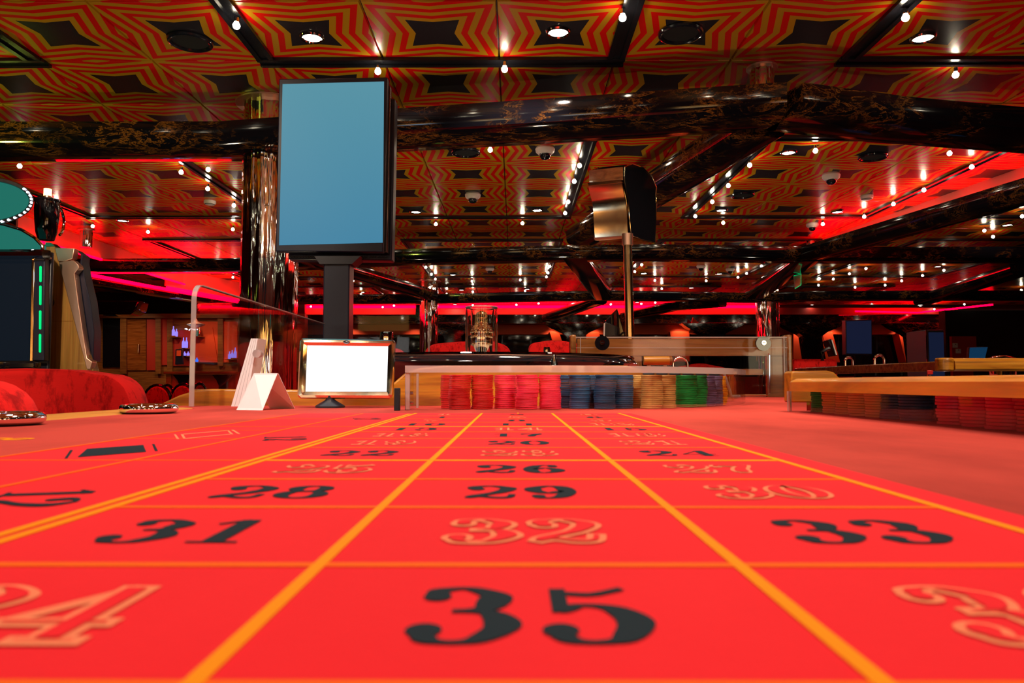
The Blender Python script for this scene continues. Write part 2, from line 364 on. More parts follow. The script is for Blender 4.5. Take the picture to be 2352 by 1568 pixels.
# hanging marble beams
ZB, ZT = 2.206, 2.338
def beam(pts, w=.37, name='ceiling_beam', label=None, mat='marble', zb=ZB, zt=ZT):
    pts = [Vector((p[0], p[1], 0)) for p in pts]; r = .045
    sec = [(-w/2, zt), (-w/2, zb+r), (-w/2+r*.3, zb+r*.3), (-w/2+r, zb), (w/2-r, zb), (w/2-r*.3, zb+r*.3), (w/2, zb+r), (w/2, zt)]
    rings = []
    for i, p in enumerate(pts):
        d0 = (p - pts[i-1]).normalized() if i else (pts[1]-p).normalized(); d1 = (pts[i+1]-p).normalized() if i < len(pts)-1 else d0
        d = (d0+d1).normalized(); n = Vector((-d.y, d.x, 0)); k = 1/max(.4, d.dot(d1))
        rings.append([p + n*s*k + Vector((0, 0, z)) for s, z in sec])
    o = MB().loft(rings).build(name, mat, smooth=True); o['kind'] = 'structure'
    if label: o['label'] = label
    return o
def under(l, dy=-.16): return [(p.x, p.y+dy) for p in (PZ(x, y, ZB) for x, y in l)]
b1 = under([(0, 373), (560, 373), (920, 351), (1250, 333), (1552, 315), (1768, 303), (2000, 329), (2352, 357)])
b1[0] = (b1[0][0]-3, b1[0][1]); b1[-1] = (b1[-1][0]+2.2, b1[-1][1]+.45)
# split into the slabs whose joints show
beam(b1[:3], label='black marble beam piece hanging at the left, in front of the mirrored column')
beam(b1[2:6], label='nearest black marble beam piece, rising from the tall display to the ceiling bend')
beam(b1[5:], label='black marble beam piece falling away right from the ceiling bend')
b2 = under([(0, 629), (190, 629), (560, 628), (920, 611), (1300, 603), (1500, 601), (1860, 606), (2352, 605)])
b2[0] = (b2[0][0]-3, b2[0][1]); b2[-1] = (b2[-1][0]+3, b2[-1][1])
beam(b2, label='second marble beam back, crossing the whole room')
b3 = under([(600, 700), (1000, 698), (1250, 693), (1400, 691), (1730, 696), (1870, 692), (2352, 690)])
b3[0] = (b3[0][0]-1.0, b3[0][1]); b3[-1] = (b3[-1][0]+3, b3[-1][1])
beam(b3, label='third marble beam back, above the far red cove')
U = lambda l: under(l, 0)
def below(px, dz): return [(x, y, dz) for x, y in px]
D = [([(1748, 312), (1335, 562)], 'diagonal marble beam running back left from the ceiling bend'),
     ([(1318, 592), (1385, 688)], 'short marble beam continuing behind the chrome-poled display'),
     ([(1375, 697), (1235, 745)], 'far diagonal marble beam under the red cove'),
     ([(700, 597), (792, 630), (985, 686)], 'diagonal marble beam running from behind the tall display to the far mirrored column'),
     ([(1860, 597), (1735, 684)], 'marble beam running back from the right-hand junction'),
     ([(1868, 592), (2352, 458)], 'long marble beam along the red lit cove on the right'),
     ([(2352, 625), (2120, 697)], 'far right diagonal marble beam'),
     ([(150, 640), (330, 672), (500, 700)], 'marble beam above the bar under the red light strip')]
for i, (l, lab) in enumerate(D):
    q = U(l)
    if i == 5: dv = Vector(q[1])-Vector(q[0]); q[1] = tuple(Vector(q[1])+dv*.35)
    if i == 2: pass
    beam(q, w=.30, label=lab, zb=ZB-.004-.003*i, zt=ZT-.004-.003*i)

# mirrored columns
def column(px, Yc, r, label, lower=True, upper=True, zlow=0):
    c = PD(px, 784, Yc); X = c.x
    t = bpy.data.objects.new('column', None); COL.objects.link(t); t.location = (X, Yc, 0); t['kind'] = 'structure'; t['label'] = label
    def fl(z0, z1):
        n = 96; prof = []
        ring = lambda z: [(X + (r*(1-.035*(1+math.cos(a*14))/2))*math.cos(a), Yc + (r*(1-.035*(1+math.cos(a*14))/2))*math.sin(a), z) for a in [2*math.pi*i/n for i in range(n)]]
        return MB().loft([ring(z0), ring(z1)])
    if lower: fl(zlow, ZB-.005).build('shaft', 'mirror', t, smooth=True)
    if upper:
        fl(ZT+.002, CZ-.012).build('upper_shaft', 'mirror', t, smooth=True)
        MB().cyl((X, Yc, CZ-.012), (X, Yc, CZ-.002), r*1.28, 40).build('collar', 'copper', t, smooth=True)
    return t
column(616, 4.375, .165, 'large mirror-clad column behind the tall blue display')
column(1762, 3.85, .063, 'short mirrored post rising from the marble bend to the ceiling', lower=False)
column(985, 12.1, .15, 'distant mirror-clad column behind the clear cylinder')
column(1764, 12.3, .19, 'distant mirrored column beyond the clear drop box')
column(190, 8.0, .065, 'thin mirrored post above the machine beside the red cove', lower=False)
column(1867, 8.6, .05, 'short mirrored post under the security camera on the red cove', lower=False)

# coves: hanging panel + red light strip
def wallpath(pts, z0, z1, th, mat, name, label=None):
    pts = [Vector(p) for p in pts]; rings = []
    for i, p in enumerate(pts):
        d = (pts[min(i+1, len(pts)-1)] - pts[max(i-1, 0)]).normalized(); n = Vector((-d.y, d.x))
        rings.append([(p.x-n.x*th/2, p.y-n.y*th/2, z0), (p.x+n.x*th/2, p.y+n.y*th/2, z0), (p.x+n.x*th/2, p.y+n.y*th/2, z1), (p.x-n.x*th/2, p.y-n.y*th/2, z1)])
    o = MB().loft(rings).build(name, mat); o['kind'] = 'structure'
    if label: o['label'] = label
    return o
def cpx(l): return [(PZ(x, y, CZ).x, PZ(x, y, CZ).y) for x, y in l]
rc = cpx([(1868, 556), (2352, 383)]); dv = Vector(rc[1])-Vector(rc[0]); rc = [rc[0], tuple(Vector(rc[1])+dv*.5)]
wallpath(rc, CZ-.165, CZ-.001, .02, 'cove', 'cove_panel', 'long pink panel of the lit cove on the right')
wallpath([(x-.02, y-.02) for x, y in rc], CZ-.192, CZ-.168, .03, 'led_red', 'cove_light_strip', 'hot pink light strip along the right-hand cove')
lc = cpx([(40, 492), (306, 581), (420, 620)])
wallpath(lc, CZ-.2, CZ-.001, .02, 'cove', 'cove_panel', 'pink cove panel at the left above the slot machine')
wallpath([(x+.03, y) for x, y in lc], CZ-.225, CZ-.203, .03, 'led_red', 'cove_light_strip', 'hot pink light strip under the left cove panel')
l2 = cpx([(380, 612), (560, 651), (620, 664)])
wallpath(l2, CZ-.28, CZ-.001, .02, 'cove', 'cove_panel', 'pink cove panel far left behind the mirrored column')
wallpath([(x+.03, y) for x, y in l2], CZ-.31, CZ-.284, .03, 'led_red', 'cove_light_strip', 'hot pink strip far left behind the mirrored column')
r2 = cpx([(1630, 668), (1660, 661), (1832, 600)])
wallpath(cpx([(1700, 672), (1825, 606)]), CZ-.16, CZ-.001, .02, 'cove', 'cove_panel', 'small pink cove panel behind the second marble beam')
strip = [PZ(x, y, 2.19) for x, y in [(150, 620), (330, 655), (545, 693)]]
o = MB().tube(strip, .022, 8).build('cove_light_strip', 'led_red', smooth=True); struct(o, 'thin red light strip slanting above the bar')
# far cove
YF = 15.9
MB().box(-7.0, 5.6, YF, YF+.04, 2.337, CZ-.06).build('cove_panel', 'cove', label='far pink cove panel above the windows')['kind'] = 'structure'
MB().box(-7.0, 5.6, YF-.05, YF, CZ-.065, CZ-.012).build('cove_light_strip', 'led_red', label='hot pink light strip at the top of the far cove')['kind'] = 'structure'
MB().box(5.6, 9.4, YF, YF+.04, 2.337, CZ-.06).build('cove_panel', 'red_wall', label='dark stretch of the far cove on the right')['kind'] = 'structure'
for k, (a_, b_, c_) in enumerate([((1960, 716), (2110, 722), (2110, 708)), ((2110, 722), (2290, 703), (2110, 705))]): pass
fr = [PZ(x, y, 2.33) for x, y in [(1965, 719), (2108, 722), (2280, 704)]]
wallpath([(p.x, p.y) for p in fr], 2.355, 2.385, .03, 'led_red', 'cove_light_strip', 'far red glowing cove edge beyond the right-hand tables')
# dark gaps in the far cove (marble pieces crossing)
for (x0, x1) in ((955, 1000),):
    a = PD(x0, 710, YF-.1); b_ = PD(x1, 710, YF-.1); MB().box(a.x, b_.x, YF-.12, YF-.06, 2.2, CZ-.01).build('ceiling_beam', 'marble', label='dark marble pier beside the far column')['kind'] = 'structure'
beam(under([(1440, 731), (1545, 709), (1660, 700)], 0), .3, label='far bent marble beam right of the chrome pole', zb=ZB-.03, zt=ZT-.03)
struct(MB().box(-12, 12, 15.95, 17.1, 2.147, 2.333).build('soffit', 'marble'), 'dark marble soffit above the far windows')
struct(MB().box(-4.9, 12, 16.25, 17.1, 1.93, 2.145).build('wall_band', 'orange_wall'), 'orange red wall band above the far windows')
struct(MB().box(-4.9, 12, 16.3, 17.1, 0, 1.0).build('wall_low', 'red_wall'), 'dark red wall under the far windows')
wi = 0
for (a, b_) in ((680, 965), (1155, 1262), (1440, 1545), (1585, 1700), (1925, 2068), (2200, 2352)):
    wi += 1; x0 = PD(a, 790, 16.5).x; x1 = PD(b_, 790, 16.5).x
    t = bpy.data.objects.new('window_%d' % wi, None); COL.objects.link(t); t.location = ((x0+x1)/2, 16.5, 1.0); t['kind'] = 'structure'
    MB().box(x0, x1, 16.48, 16.5, 1.0, 1.93).build('pane', 'glass_dark', t)
    f = MB(); f.box(x0-.03, x1+.03, 16.44, 16.475, 1.9, 1.93); f.box(x0-.03, x1+.03, 16.44, 16.475, 1.0, 1.03); f.box(x0-.03, x0, 16.44, 16.475, 1.03, 1.9); f.box(x1, x1+.03, 16.44, 16.475, 1.03, 1.9); f.build('frame', 'black_metal', t)
    MB().box((x0*.4+x1*.6)-.02, (x0*.4+x1*.6)+.02, 16.44, 16.475, 1.03, 1.9).build('mullion', 'black_metal', t)
struct(MB().box(-4.9, 12, 16.55, 16.6, 1.0, 1.93).build('wall_niche', 'black_matte'))
def slab(px, Y, th, mat, name, label, cat=None, kind=None):
    o = MB().prism([PD(x, y, Y) for x, y in px], (0, th, 0)).build(name, mat, bevel=.006)
    return tag(o, label, cat, kind=kind)
for px, lab in [([(1262, 761), (1284, 761), (1306, 830), (1283, 830)], 'slanted orange pillar left of the chrome pole'),
                ([(1345, 762), (1376, 762), (1392, 830), (1350, 830)], 'slanted orange pillar just behind the small black monitor'),
                ([(1538, 761), (1584, 761), (1584, 830), (1552, 830)], 'orange pillar above the clear drop box'),
                ([(1822, 752), (1840, 752), (1850, 830), (1822, 830)], 'glowing orange pillar right of the clear drop box'),
                ([(1888, 764), (1912, 762), (1930, 832), (1905, 832)], 'slanted red pillar behind the small swivel display'),
                ([(2064, 764), (2090, 762), (2108, 832), (2080, 832)], 'slanted orange pillar left of the navy cabinet')]:
    slab(px, 16.1, .3, 'orange_wall', 'wall_pillar', lab, kind='structure')
for cx, lab in [(1040, 'marble flared pillar behind the clear cylinder'), (1322, 'marble flared pillar left of the chrome pole, far wall'), (1640, 'marble flared pillar above the clear drop box'), (1868, 'marble flared pillar behind the right-hand table'), (2112, 'marble flared pillar behind the navy cabinet')]:
    o = MB().prism([PD(cx+a, y, 15.6) for a, y in [(-75, 741), (-60, 752), (-30, 766), (-22, 772), (-12, 840), (32, 840), (20, 772), (34, 762), (62, 750), (75, 741)]], (0, .3, 0)).build('wall_pillar', 'marble', bevel=.01); struct(o, lab)
struct(MB().prism([PD(x, y, 15.7) for x, y in [(1583, 765), (1592, 728), (1612, 748), (1612, 756)]], (0, .05, 0)).build('wall_panel', 'orange_wall'), 'small orange lit wall wedge between the far pillars')
# right-hand dark wall with door
struct(MB().box(PD(2180, 784, 13.5).x, 12, 13.6, 13.8, 0, 2.2).build('wall_partition', 'dark_ceiling'), 'dark partition wall at the far right')
dr = MB(); a = PD(2186, 772, 13.5); b_ = PD(2242, 772, 13.5)
d = dr.box(a.x, b_.x, 13.5, 13.58, 0, a.z).build('door_1', 'red_wall'); struct(d, 'dark red door at the far right with two small signs')
for (x, y) in ((2194, 793), (2201, 806)):
    c = PD(x, y, 13.49); MB().box(c.x-.045, c.x+.045, 13.485, 13.498, c.z-.04, c.z+.04).build('sign_plate', 'white_plastic', d)
    MB().cyl((c.x, 13.484, c.z+.018), (c.x, 13.47, c.z+.018), .008, 8).build('pictogram', 'black_satin', d)

# ------------------------------------------------------------------ bar wall (far left)
YB = 13.4
bw = struct(MB().prism([PD(x, y, YB) for x, y in [(60, 728), (700, 722), (700, 935), (60, 935)]], (0, .2, 0)).build('wall_bar', 'wall_wood'), 'wood panelled wall of the bar at the far left')
MB().prism([PD(x, y, YB+.25) for x, y in [(60, 640), (700, 640), (700, 722), (60, 728)]], (0, .1, 0)).build('wall_header', 'dark_ceiling', label='dark red wall strip above the bar panelling')['kind'] = 'structure'
def inset(px, mat, name, label, kind='structure', Y=YB-.03, th=.025):
    o = MB().prism([PD(x, y, Y) for x, y in px], (0, th, 0)).build(name, mat); o['kind'] = kind; o['label'] = label; return o
def rect(a, b_, c, d_): return [(a, c), (b_, c), (b_, d_), (a, d_)]
inset(rect(236, 276, 731, 843), 'glass_dark', 'window_7', 'tall dark glazed opening left of the wooden door')
o = inset(rect(290, 335, 733, 850), 'teak_z', 'door_2', 'wooden bar door with small brass handle')
o.data.materials[0] = M['walnut']; c = PD(318, 798, YB-.06); MB().cyl((c.x, c.y, c.z-.09), (c.x, c.y, c.z+.06), .012, 8).build('handle', 'gold', o)
inset(rect(337, 357, 733, 850), 'red_wall', 'wall_panel', 'orange panel right of the wooden bar door')
inset(rect(369, 384, 730, 838), 'red_wall', 'wall_panel', 'narrow orange panel between wood strips')
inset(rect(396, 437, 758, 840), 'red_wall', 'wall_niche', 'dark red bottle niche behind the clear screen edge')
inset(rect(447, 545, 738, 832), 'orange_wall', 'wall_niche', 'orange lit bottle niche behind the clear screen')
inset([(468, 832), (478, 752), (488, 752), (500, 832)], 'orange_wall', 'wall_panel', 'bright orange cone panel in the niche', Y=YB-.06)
spot('niche_spot', tuple(PD(482, 735, YB-.5)), tuple(PD(484, 820, YB)), 8, (1, .45, .2), 60, .02)
for px, lab in ((rect(276, 290, 728, 858), 'upright wood strip left of the bar door'), (rect(357, 369, 728, 858), 'upright wood strip right of the bar door'), (rect(384, 396, 728, 858), 'upright wood strip beside the bottle niche'), (rect(500, 512, 722, 840), 'upright wood strip inside the orange niche')):
    inset(px, 'wall_wood', 'wall_strip', lab, Y=YB-.07, th=.035)
o = inset(rect(205, 700, 720, 730), 'wall_wood', 'wall_strip', 'horizontal wood strip along the top of the bar wall', Y=YB-.1, th=.06)
# hanging dark speaker / projector on the bar ceiling
o = MB().prism([PD(x, y, 11.5) for x, y in [(212, 690), (318, 690), (312, 712), (298, 722), (222, 722)]], (0, .35, 0)).build('ceiling_box', 'black_gloss', bevel=.02)
tag(o, 'black glossy rounded box hanging from the ceiling by the bar', 'projector')
# bar counter
ct = empty('bar_counter', tuple(PD(460, 900, 12.3)), 'orange fronted bar counter with black flared pedestals', 'counter')
MB().prism([PD(x, y, 12.3) for x, y in [(375, 853), (690, 853), (690, 859), (375, 859)]], (0, .6, 0)).build('worktop', 'walnut', ct, bevel=.01)
MB().prism([PD(x, y, 12.45) for x, y in [(381, 860), (690, 860), (690, 960), (381, 960)]], (0, .1, 0)).build('front_panel', 'orange_wall', ct)
for cx in (420, 510):
    MB().prism([PD(cx+a, y, 12.38) for a, y in [(-24, 860), (22, 860), (12, 872), (9, 885), (14, 960), (-10, 960), (-8, 885), (-14, 872)]], (0, .06, 0)).build('pedestal', 'black_gloss', ct, bevel=.01)
inset(rect(381, 393, 860, 905), 'oak_x', 'wall_strip', 'light wood end post of the bar counter', Y=12.38)
bott = [(398, 760, 22, 'purple_glow'), (405, 764, 18, 'purple_glow'), (421, 787, 24, 'purple_glow'), (428, 787, 24, 'purple_glow'), (424, 812, 10, 'purple_glow'), (432, 812, 10, 'purple_glow'), (451, 761, 22, 'screen_teal'), (458, 761, 22, 'gold'), (527, 816, 18, 'purple_glow'), (533, 814, 20, 'purple_glow'), (540, 810, 24, 'purple_glow'), (452, 826, 10, 'blue_glow')]
for i, (x, y, h, mt) in enumerate(sorted(bott)):
    c = PD(x, y+h/2, YB-.14); hh = h/1700*YB
    o = MB().lathe((c.x, c.y, c.z), [(.022, 0), (.026, .01), (.026, hh*.55), (.01, hh*.75), (.009, hh)], 10).build('bottle', mt, smooth=True)  # light on violet, green and blue bottles is put into their emission
    tag(o, '%s lit bottle, %s from the left on the bar shelves' % ({'purple_glow': 'violet', 'gold': 'amber', 'screen_teal': 'green', 'blue_glow': 'blue'}[mt], ordn(i)), 'bottle', 'bottles on the bar shelves')
    struct(MB().box(c.x-.055, c.x+.055, YB-.2, YB-.035, c.z-.016, c.z-.0005).build('wall_shelf', 'walnut'), 'thin shelf carrying bottles on the bar wall')
o = MB().prism([PD(x, y, YB-.3) for x, y in [(403, 802), (419, 801), (420, 836), (402, 837)]], (0, .05, 0)).build('menu_board', 'navy', bevel=.004)
tag(o, 'blue grey menu board standing on the bar', 'board')
c = PD(411, 811, YB-.31); MB().box(c.x-.04, c.x+.04, c.y-.006, c.y-.002, c.z-.05, c.z+.05).build('picture', 'orange_wall', o)
# chandelier of small lights
ch = empty('chandelier', tuple(PD(450, 745, 12.4)), 'small glittering hanging light over the bar counter', 'lamp')
c = PD(450, 745, 12.4); MB().lathe(tuple(c), [(.01, -.06), (.10, -.03), (.15, 0), (.04, .04), (.01, .1)], 16).build('crystal_shade', 'white_plastic', ch, smooth=True)
MB().cyl((c.x, c.y, c.z+.1), (c.x, c.y, CZ-.01), .006, 6).build('cord', 'black_metal', ch)
g = MB()
for q in range(12): g.sphere((c.x+random.uniform(-.13, .13), c.y-.1+random.uniform(-.05, .05), c.z-random.uniform(.08, .1)), .009, 6)
g.build('crystal', 'led_white', ch)['kind'] = 'stuff'

# oval back bar chairs
def oval_chair(px, py, Y, w, rot, label):
    c = PD(px, py, Y); top = c.z
    t = empty('bar_chair', (c.x, Y, 0), label, 'chair', 'black framed chairs at the bar')
    n = 24; rad = Matrix.Rotation(R(rot), 3, 'Z'); hh = .24
    def el(sx, sz, y): return [Vector((c.x, Y, top-hh)) + rad @ Vector((sx*math.cos(2*math.pi*i/n), y, sz*math.sin(2*math.pi*i/n))) for i in range(n)]
    MB().loft([el(w/2-.02, hh-.02, -.02), el(w/2-.03, hh-.04, -.045)]).build('backrest', 'velvet', t, smooth=True)
    pts = el(w/2, hh, 0); MB().tube(pts + [pts[0]], .022, 8).build('back_frame', 'black_gloss', t, smooth=True)
    B = lambda x, y, z: Vector((c.x, Y, 0)) + rad @ Vector((x, y, z))
    s = .17
    MB().prism([B(-s, .03, .42), B(s, .03, .42), B(s, .40, .42), B(-s, .40, .42)], (0, 0, .07)).build('seat', 'velvet', t, bevel=.02)
    for a, b_ in ((-1, 0), (1, 0), (-1, 1), (1, 1)):
        MB().cyl(B(a*.15, .05+b_*.30, .42), B(a*.16, .03+b_*.36, 0), .017, 8, .012).build('leg', 'black_gloss', t)
    for a in (-1, 1): MB().cyl(B(a*.1, .02, .44), B(a*.1, 0, top-2*hh), .015, 8).build('back_post', 'black_gloss', t)
oval_chair(362, 884, 11.0, .38, 12, 'black framed oval red chair, leftmost clear of the big red chair')
oval_chair(384, 884, 11.6, .36, -25, 'black framed red chair half hidden behind its neighbour at the bar')
oval_chair(421, 882, 10.35, .36, -8, 'black framed oval red chair seen through the clear screen edge')
oval_chair(458, 880, 9.6, .22, 50, 'black framed red chair turned side-on right of the screen edge')
oval_chair(290, 892, 9.8, .36, 25, 'black framed red chair mostly hidden by the big red chair')
o = MB().box(PD(330, 900, 11.2).x, PD(345, 900, 11.2).x + .9, 12.05, 12.2, .60, .64).build('side_table', 'black_gloss'); tag(o, 'low black table top between the oval bar chairs', 'table')
q = o.location; MB().box(q.x-.3, q.x+.3, 12.08, 12.15, 0, .6).build('base', 'black_metal', o)

# ------------------------------------------------------------------ ceiling lamps
def lamp_proto():
    t = empty('ceiling_lamp', (0, 0, 0), 'x', 'lamp')
    MB().cyl((0, 0, 0), (0, 0, -.022), .012, 10).build('socket', 'chrome', t, smooth=True)
    MB().sphere((0, 0, -.038), .0165, 12).build('glass_bulb', 'bulb', t, smooth=True)
    return t
def down_proto():
    t = empty('downlight', (0, 0, 0), 'x', 'lamp')
    MB().torus((0, 0, -.004), .052, .008, 28, 6).build('ring', 'chrome', t, smooth=True)
    MB().lathe((0, 0, -.006), [(.001, 0), (.044, .002), (.044, .004)], 24).build('lens', 'downlight', t, smooth=True)
    return t
bulbs = {'in front of the nearest marble beam': [(543,60),(868,165),(1159,160),(1430,42),(2080,42),(2195,173)],
 'between the first and second marble beams': [(1126,345),(1331,381),(1319,417),(1305,464),(1298,490),(1001,515),(1200,513),(416,396),(477,434),(537,472),(535,527),(340,533),(213,520),(128,488),(478,390),(45,382),(1722,380),(1673,427),(1636,464),(1597,497),(1661,512),(1873,347),(2181,353),(2232,384),(2122,437),(2052,469),(1985,498),(1890,515),(2261,530),(2281,544),(2348,497)],
 'between the second and third marble beams': [(978,614),(991,630),(1000,641),(1084,646),(1195,643),(1266,599),(1263,612),(1259,627),(1255,636),(1026,675),(1086,670),(1206,668),(1474,608),(1458,624),(1504,644),(1520,663),(1622,645),(1695,637),(1715,628),(1749,611),(1882,640),(1880,655),(1964,660),(1951,629),(1914,641),(1989,617),(2033,655),(2071,645),(2119,633),(2168,621),(2346,666),(499,625),(535,637),(811,645),(829,676)],
 'under the far red cove': [(1086,701),(1186,700),(1237,697),(1379,696),(1403,699),(1473,698),(1505,695),(714,704),(879,705),(905,702),(2003,713),(2084,712),(2146,710),(2215,699)]}
proto = lamp_proto(); first = True
for where, l in bulbs.items():
    for i, (x, y) in enumerate(sorted(l)):
        zc = CZ-.062 if y < 690 else CZ-.10
        p = PZ(x, y, zc); o = proto if first else copy_tree(proto); first = False
        zt = zc + .04
        o.location = (p.x, p.y, zt); o['group'] = 'bulbs ' + where
        o['label'] = 'glowing round ceiling bulb, %s from left %s' % (ordn(i), where)
        sl = bpy.data.objects.new('stem', None) ; bpy.data.objects.remove(sl)
downs = [(717,87),(1282,75),(2120,88),(955,487),(1234,483),(281,507),(542,497),(1657,483),(1811,351),(1923,487),(2313,517),(1040,631),(1060,666),(1211,664),(1479,628),(1588,661),(1652,629),(2154,612),(832,671),(428,711),(1045,699),(1463,694),(1865,700),(2114,703)]
proto = down_proto(); first = True
for i, (x, y) in enumerate(sorted(downs)):
    p = PZ(x, y, CZ-.006); 
    if y == 711: p = PD(x, y, 12.6); 
    o = proto if first else copy_tree(proto); first = False
    o.location = (p.x, p.y, CZ-.001 if y != 711 else CZ-.001); o['group'] = 'recessed ceiling downlights'
    o['label'] = 'recessed flat bright downlight, %s of them counted from the left' % ordn(i)
bl = bpy.data.objects['ceiling_lamp']  # unseen bulbs added for chrome and the mirrored column to reflect
for i in range(6):
    for j in range(6):
        o = copy_tree(bl); o.location = (-4.2 + i*1.68 + .3*(j % 2), 2.3 - j*1.05, CZ-.022); o['group'] = 'added bulbs over and behind the camera'
        o['label'] = 'added unseen ceiling bulb overhead, row %s back, %s from left' % (ordn(j), ordn(i))
bd = bpy.data.objects['downlight']  # unseen downlights added overhead, also for reflections
for i in range(4):
    for j in range(3):
        o = copy_tree(bd); o.location = (-3.3 + i*2.2, 1.4 - j*1.9, CZ-.001); o['group'] = 'added downlights over and behind the camera'
        o['label'] = 'added unseen recessed downlight overhead, row %s back, %s from left' % (ordn(j), ordn(i))
for i, (x, cc) in enumerate([(-5, (1, .5, .15)), (-3.9, (.55, .75, 1)), (-2.7, (1, .75, .4)), (-1.4, (.9, .85, .8)), (.2, (1, .6, .25)), (1.5, (1, .5, .3)), (2.7, (1, .8, .5)), (3.9, (1, .3, .15))]):  # unseen glowing machines added to give chrome something bright to reflect
    t = empty('added_machine', (x, -3.3, 0), 'added unseen glowing machine behind the camera for reflections, %s from left' % ordn(i), 'slot machine', 'added machines behind the camera')
    MB().box(x-.33, x+.33, -3.6, -3.0, 0, 1.75).build('cabinet', 'black_gloss', t, bevel=.02)
    MB().box(x-.27, x+.27, -2.995, -2.985, .95, 1.35).build('lower_glow', emis('machine_glow', cc, 4.2), t)
    MB().box(x-.27, x+.27, -2.995, -2.985, 1.42, 1.7).build('upper_glow', emis('machine_glow', (1, .48, .12), 3.0), t)
    MB().box(x-.3, x+.3, -2.99, -2.8, .78, .84).build('button_deck', 'chrome', t, bevel=.01)
# dome cameras
def dome(x, y, label, s=1.0):
    p = PZ(x, y, CZ-.045*s); t = empty('dome_camera', (p.x, p.y, CZ-.001), label, 'camera', 'dome security cameras on the ceiling')
    MB().lathe((p.x, p.y, CZ-.001), [(.062*s, 0), (.070*s, -.015*s), (.066*s, -.035*s), (.048*s, -.052*s)], 28).build('housing', 'white_plastic', t, smooth=True)
    MB().lathe((p.x, p.y, CZ-.051*s), [(.043*s, 0), (.042*s, -.012*s), (.032*s, -.03*s), (.016*s, -.04*s), (.001, -.042*s)], 24).build('dome', 'black_gloss', t, smooth=True)
dome(1252, 352, 'white dome security camera just behind the nearest marble beam')
dome(1086, 455, 'white dome security camera above the two downlights, right of the tall display')
dome(1909, 411, 'white dome security camera in the middle of the right ceiling frame')
dome(1866, 521, 'white dome security camera in the red glow by the right cove', .9)
dome(1125, 621, 'distant dome security camera above the clear cylinder', .9)
dome(1610, 615, 'distant dome security camera right of the chrome pole', .9)
dome(1677, 622, 'distant dome security camera by the red cove, right of its twin', .9)
for x, y, lab in ((482, 466, 'white round smoke detector left of the mirrored column'), (1991, 454, 'white round smoke detector in the red glow on the right')):
    p = PZ(x, y, CZ-.02); t = empty('smoke_detector', (p.x, p.y, CZ-.001), lab, 'smoke detector')
    MB().lathe((p.x, p.y, CZ-.001), [(.052, 0), (.054, -.018), (.045, -.034), (.02, -.042), (.001, -.042)], 24).build('housing', 'white_plastic', t, smooth=True)
    MB().torus((p.x, p.y, CZ-.033), .043, .004, 24, 6).build('vent_ring', 'black_satin', t)
for x, y, lab in ((437, 97, 'round black ceiling speaker at upper left on a black star'), (1563, 78, 'round black ceiling speaker right of the middle track frame'), (1070, 351, 'black ceiling speaker half hidden behind the nearest marble beam'), (2005, 361, 'dark ceiling speaker behind the beam at right'), (1705, 449, 'dark ceiling speaker inside the right frame near the diagonal track')):
    p = PZ(x, y, CZ-.01); t = empty('ceiling_speaker', (p.x, p.y, CZ-.001), lab, 'speaker', 'round black ceiling speakers')
    MB().torus((p.x, p.y, CZ-.008), .095, .012, 36, 8).build('rim', 'black_metal', t, smooth=True)
    MB().lathe((p.x, p.y, CZ-.006), [(.001, -.004), (.086, -.001), (.086, .003)], 30).build('grille', 'black_matte', t)
# exit sign plate
p = PD(1832, 640, 9.0); t = empty('hanging_sign', tuple(p), 'small pale hanging sign plate with a green lit edge', 'sign')
q = [PD(x, y, 9.0) for x, y in [(1823, 634), (1839, 630), (1839, 654), (1826, 662)]]
MB().prism(q, (.0, .012, 0)).build('plate', 'white_plastic', t, bevel=.002)
MB().tube([PD(1823, 633, 8.99), PD(1840, 629, 8.99), PD(1840, 654, 8.99), PD(1826, 663, 8.99)], .002, 6).build('lit_edge', 'led_green', t)
MB().cyl(q[1] - Vector((.03, 0, .005)), (q[1].x-.03, q[1].y, ZB+.02), .004, 6).build('hanger', 'chrome', t)

# ================================================================== ROULETTE TABLE
tb = empty('roulette_table', (0, 1.0, 0), 'long red felt roulette table filling the lower half of the view', 'table')
poly = [(-.56, -.5), (.56, -.5), (.56, 1.19), (.475, 1.21), (.92, 2.34), (.92, 2.5), (-.50, 2.5), (-.50, 2.40), (-.66, 2.38), (-.66, 1.36), (-.56, 1.30)]
MB().prism([(x, y, TZ-.03) for x, y in poly], (0, 0, .03)).build('felt_surface', 'felt', tb)
MB().prism([(x*.97, y, TZ-.16) for x, y in [(-.56, -.45), (.5, -.45), (.5, 1.1), (.9, 2.34), (.9, 2.45), (-.47, 2.45), (-.47, 2.3), (-.6, 2.3), (-.6, 1.4), (-.56, 1.3)]], (0, 0, .129)).build('apron', 'oak_y', tb)
for x, y in ((-.35, -.2), (.3, -.2), (-.35, 2.1), (.6, 2.1)):
    MB().lathe((x, y, 0), [(.16, 0), (.16, .03), (.07, .07), (.06, .55), (.12, TZ-.162)], 20).build('leg', 'walnut', tb, smooth=True)
# left wooden arm rail
rp = [(PZ(0, 975, TZ+.004).x-.06, -.5), (PZ(0, 975, TZ+.004).x-.06, .3)]
MB().loft([[(-.602+a, y, TZ-.03+b_) for a, b_ in [(-.045, 0), (-.06, .012), (-.056, .027), (-.04, .032), (.02, .032), (.036, .031), (.041, .028), (.041, 0)]] for y in (-.5, 1.30)]).build('arm_rail', 'oak_rail', tb, smooth=True)
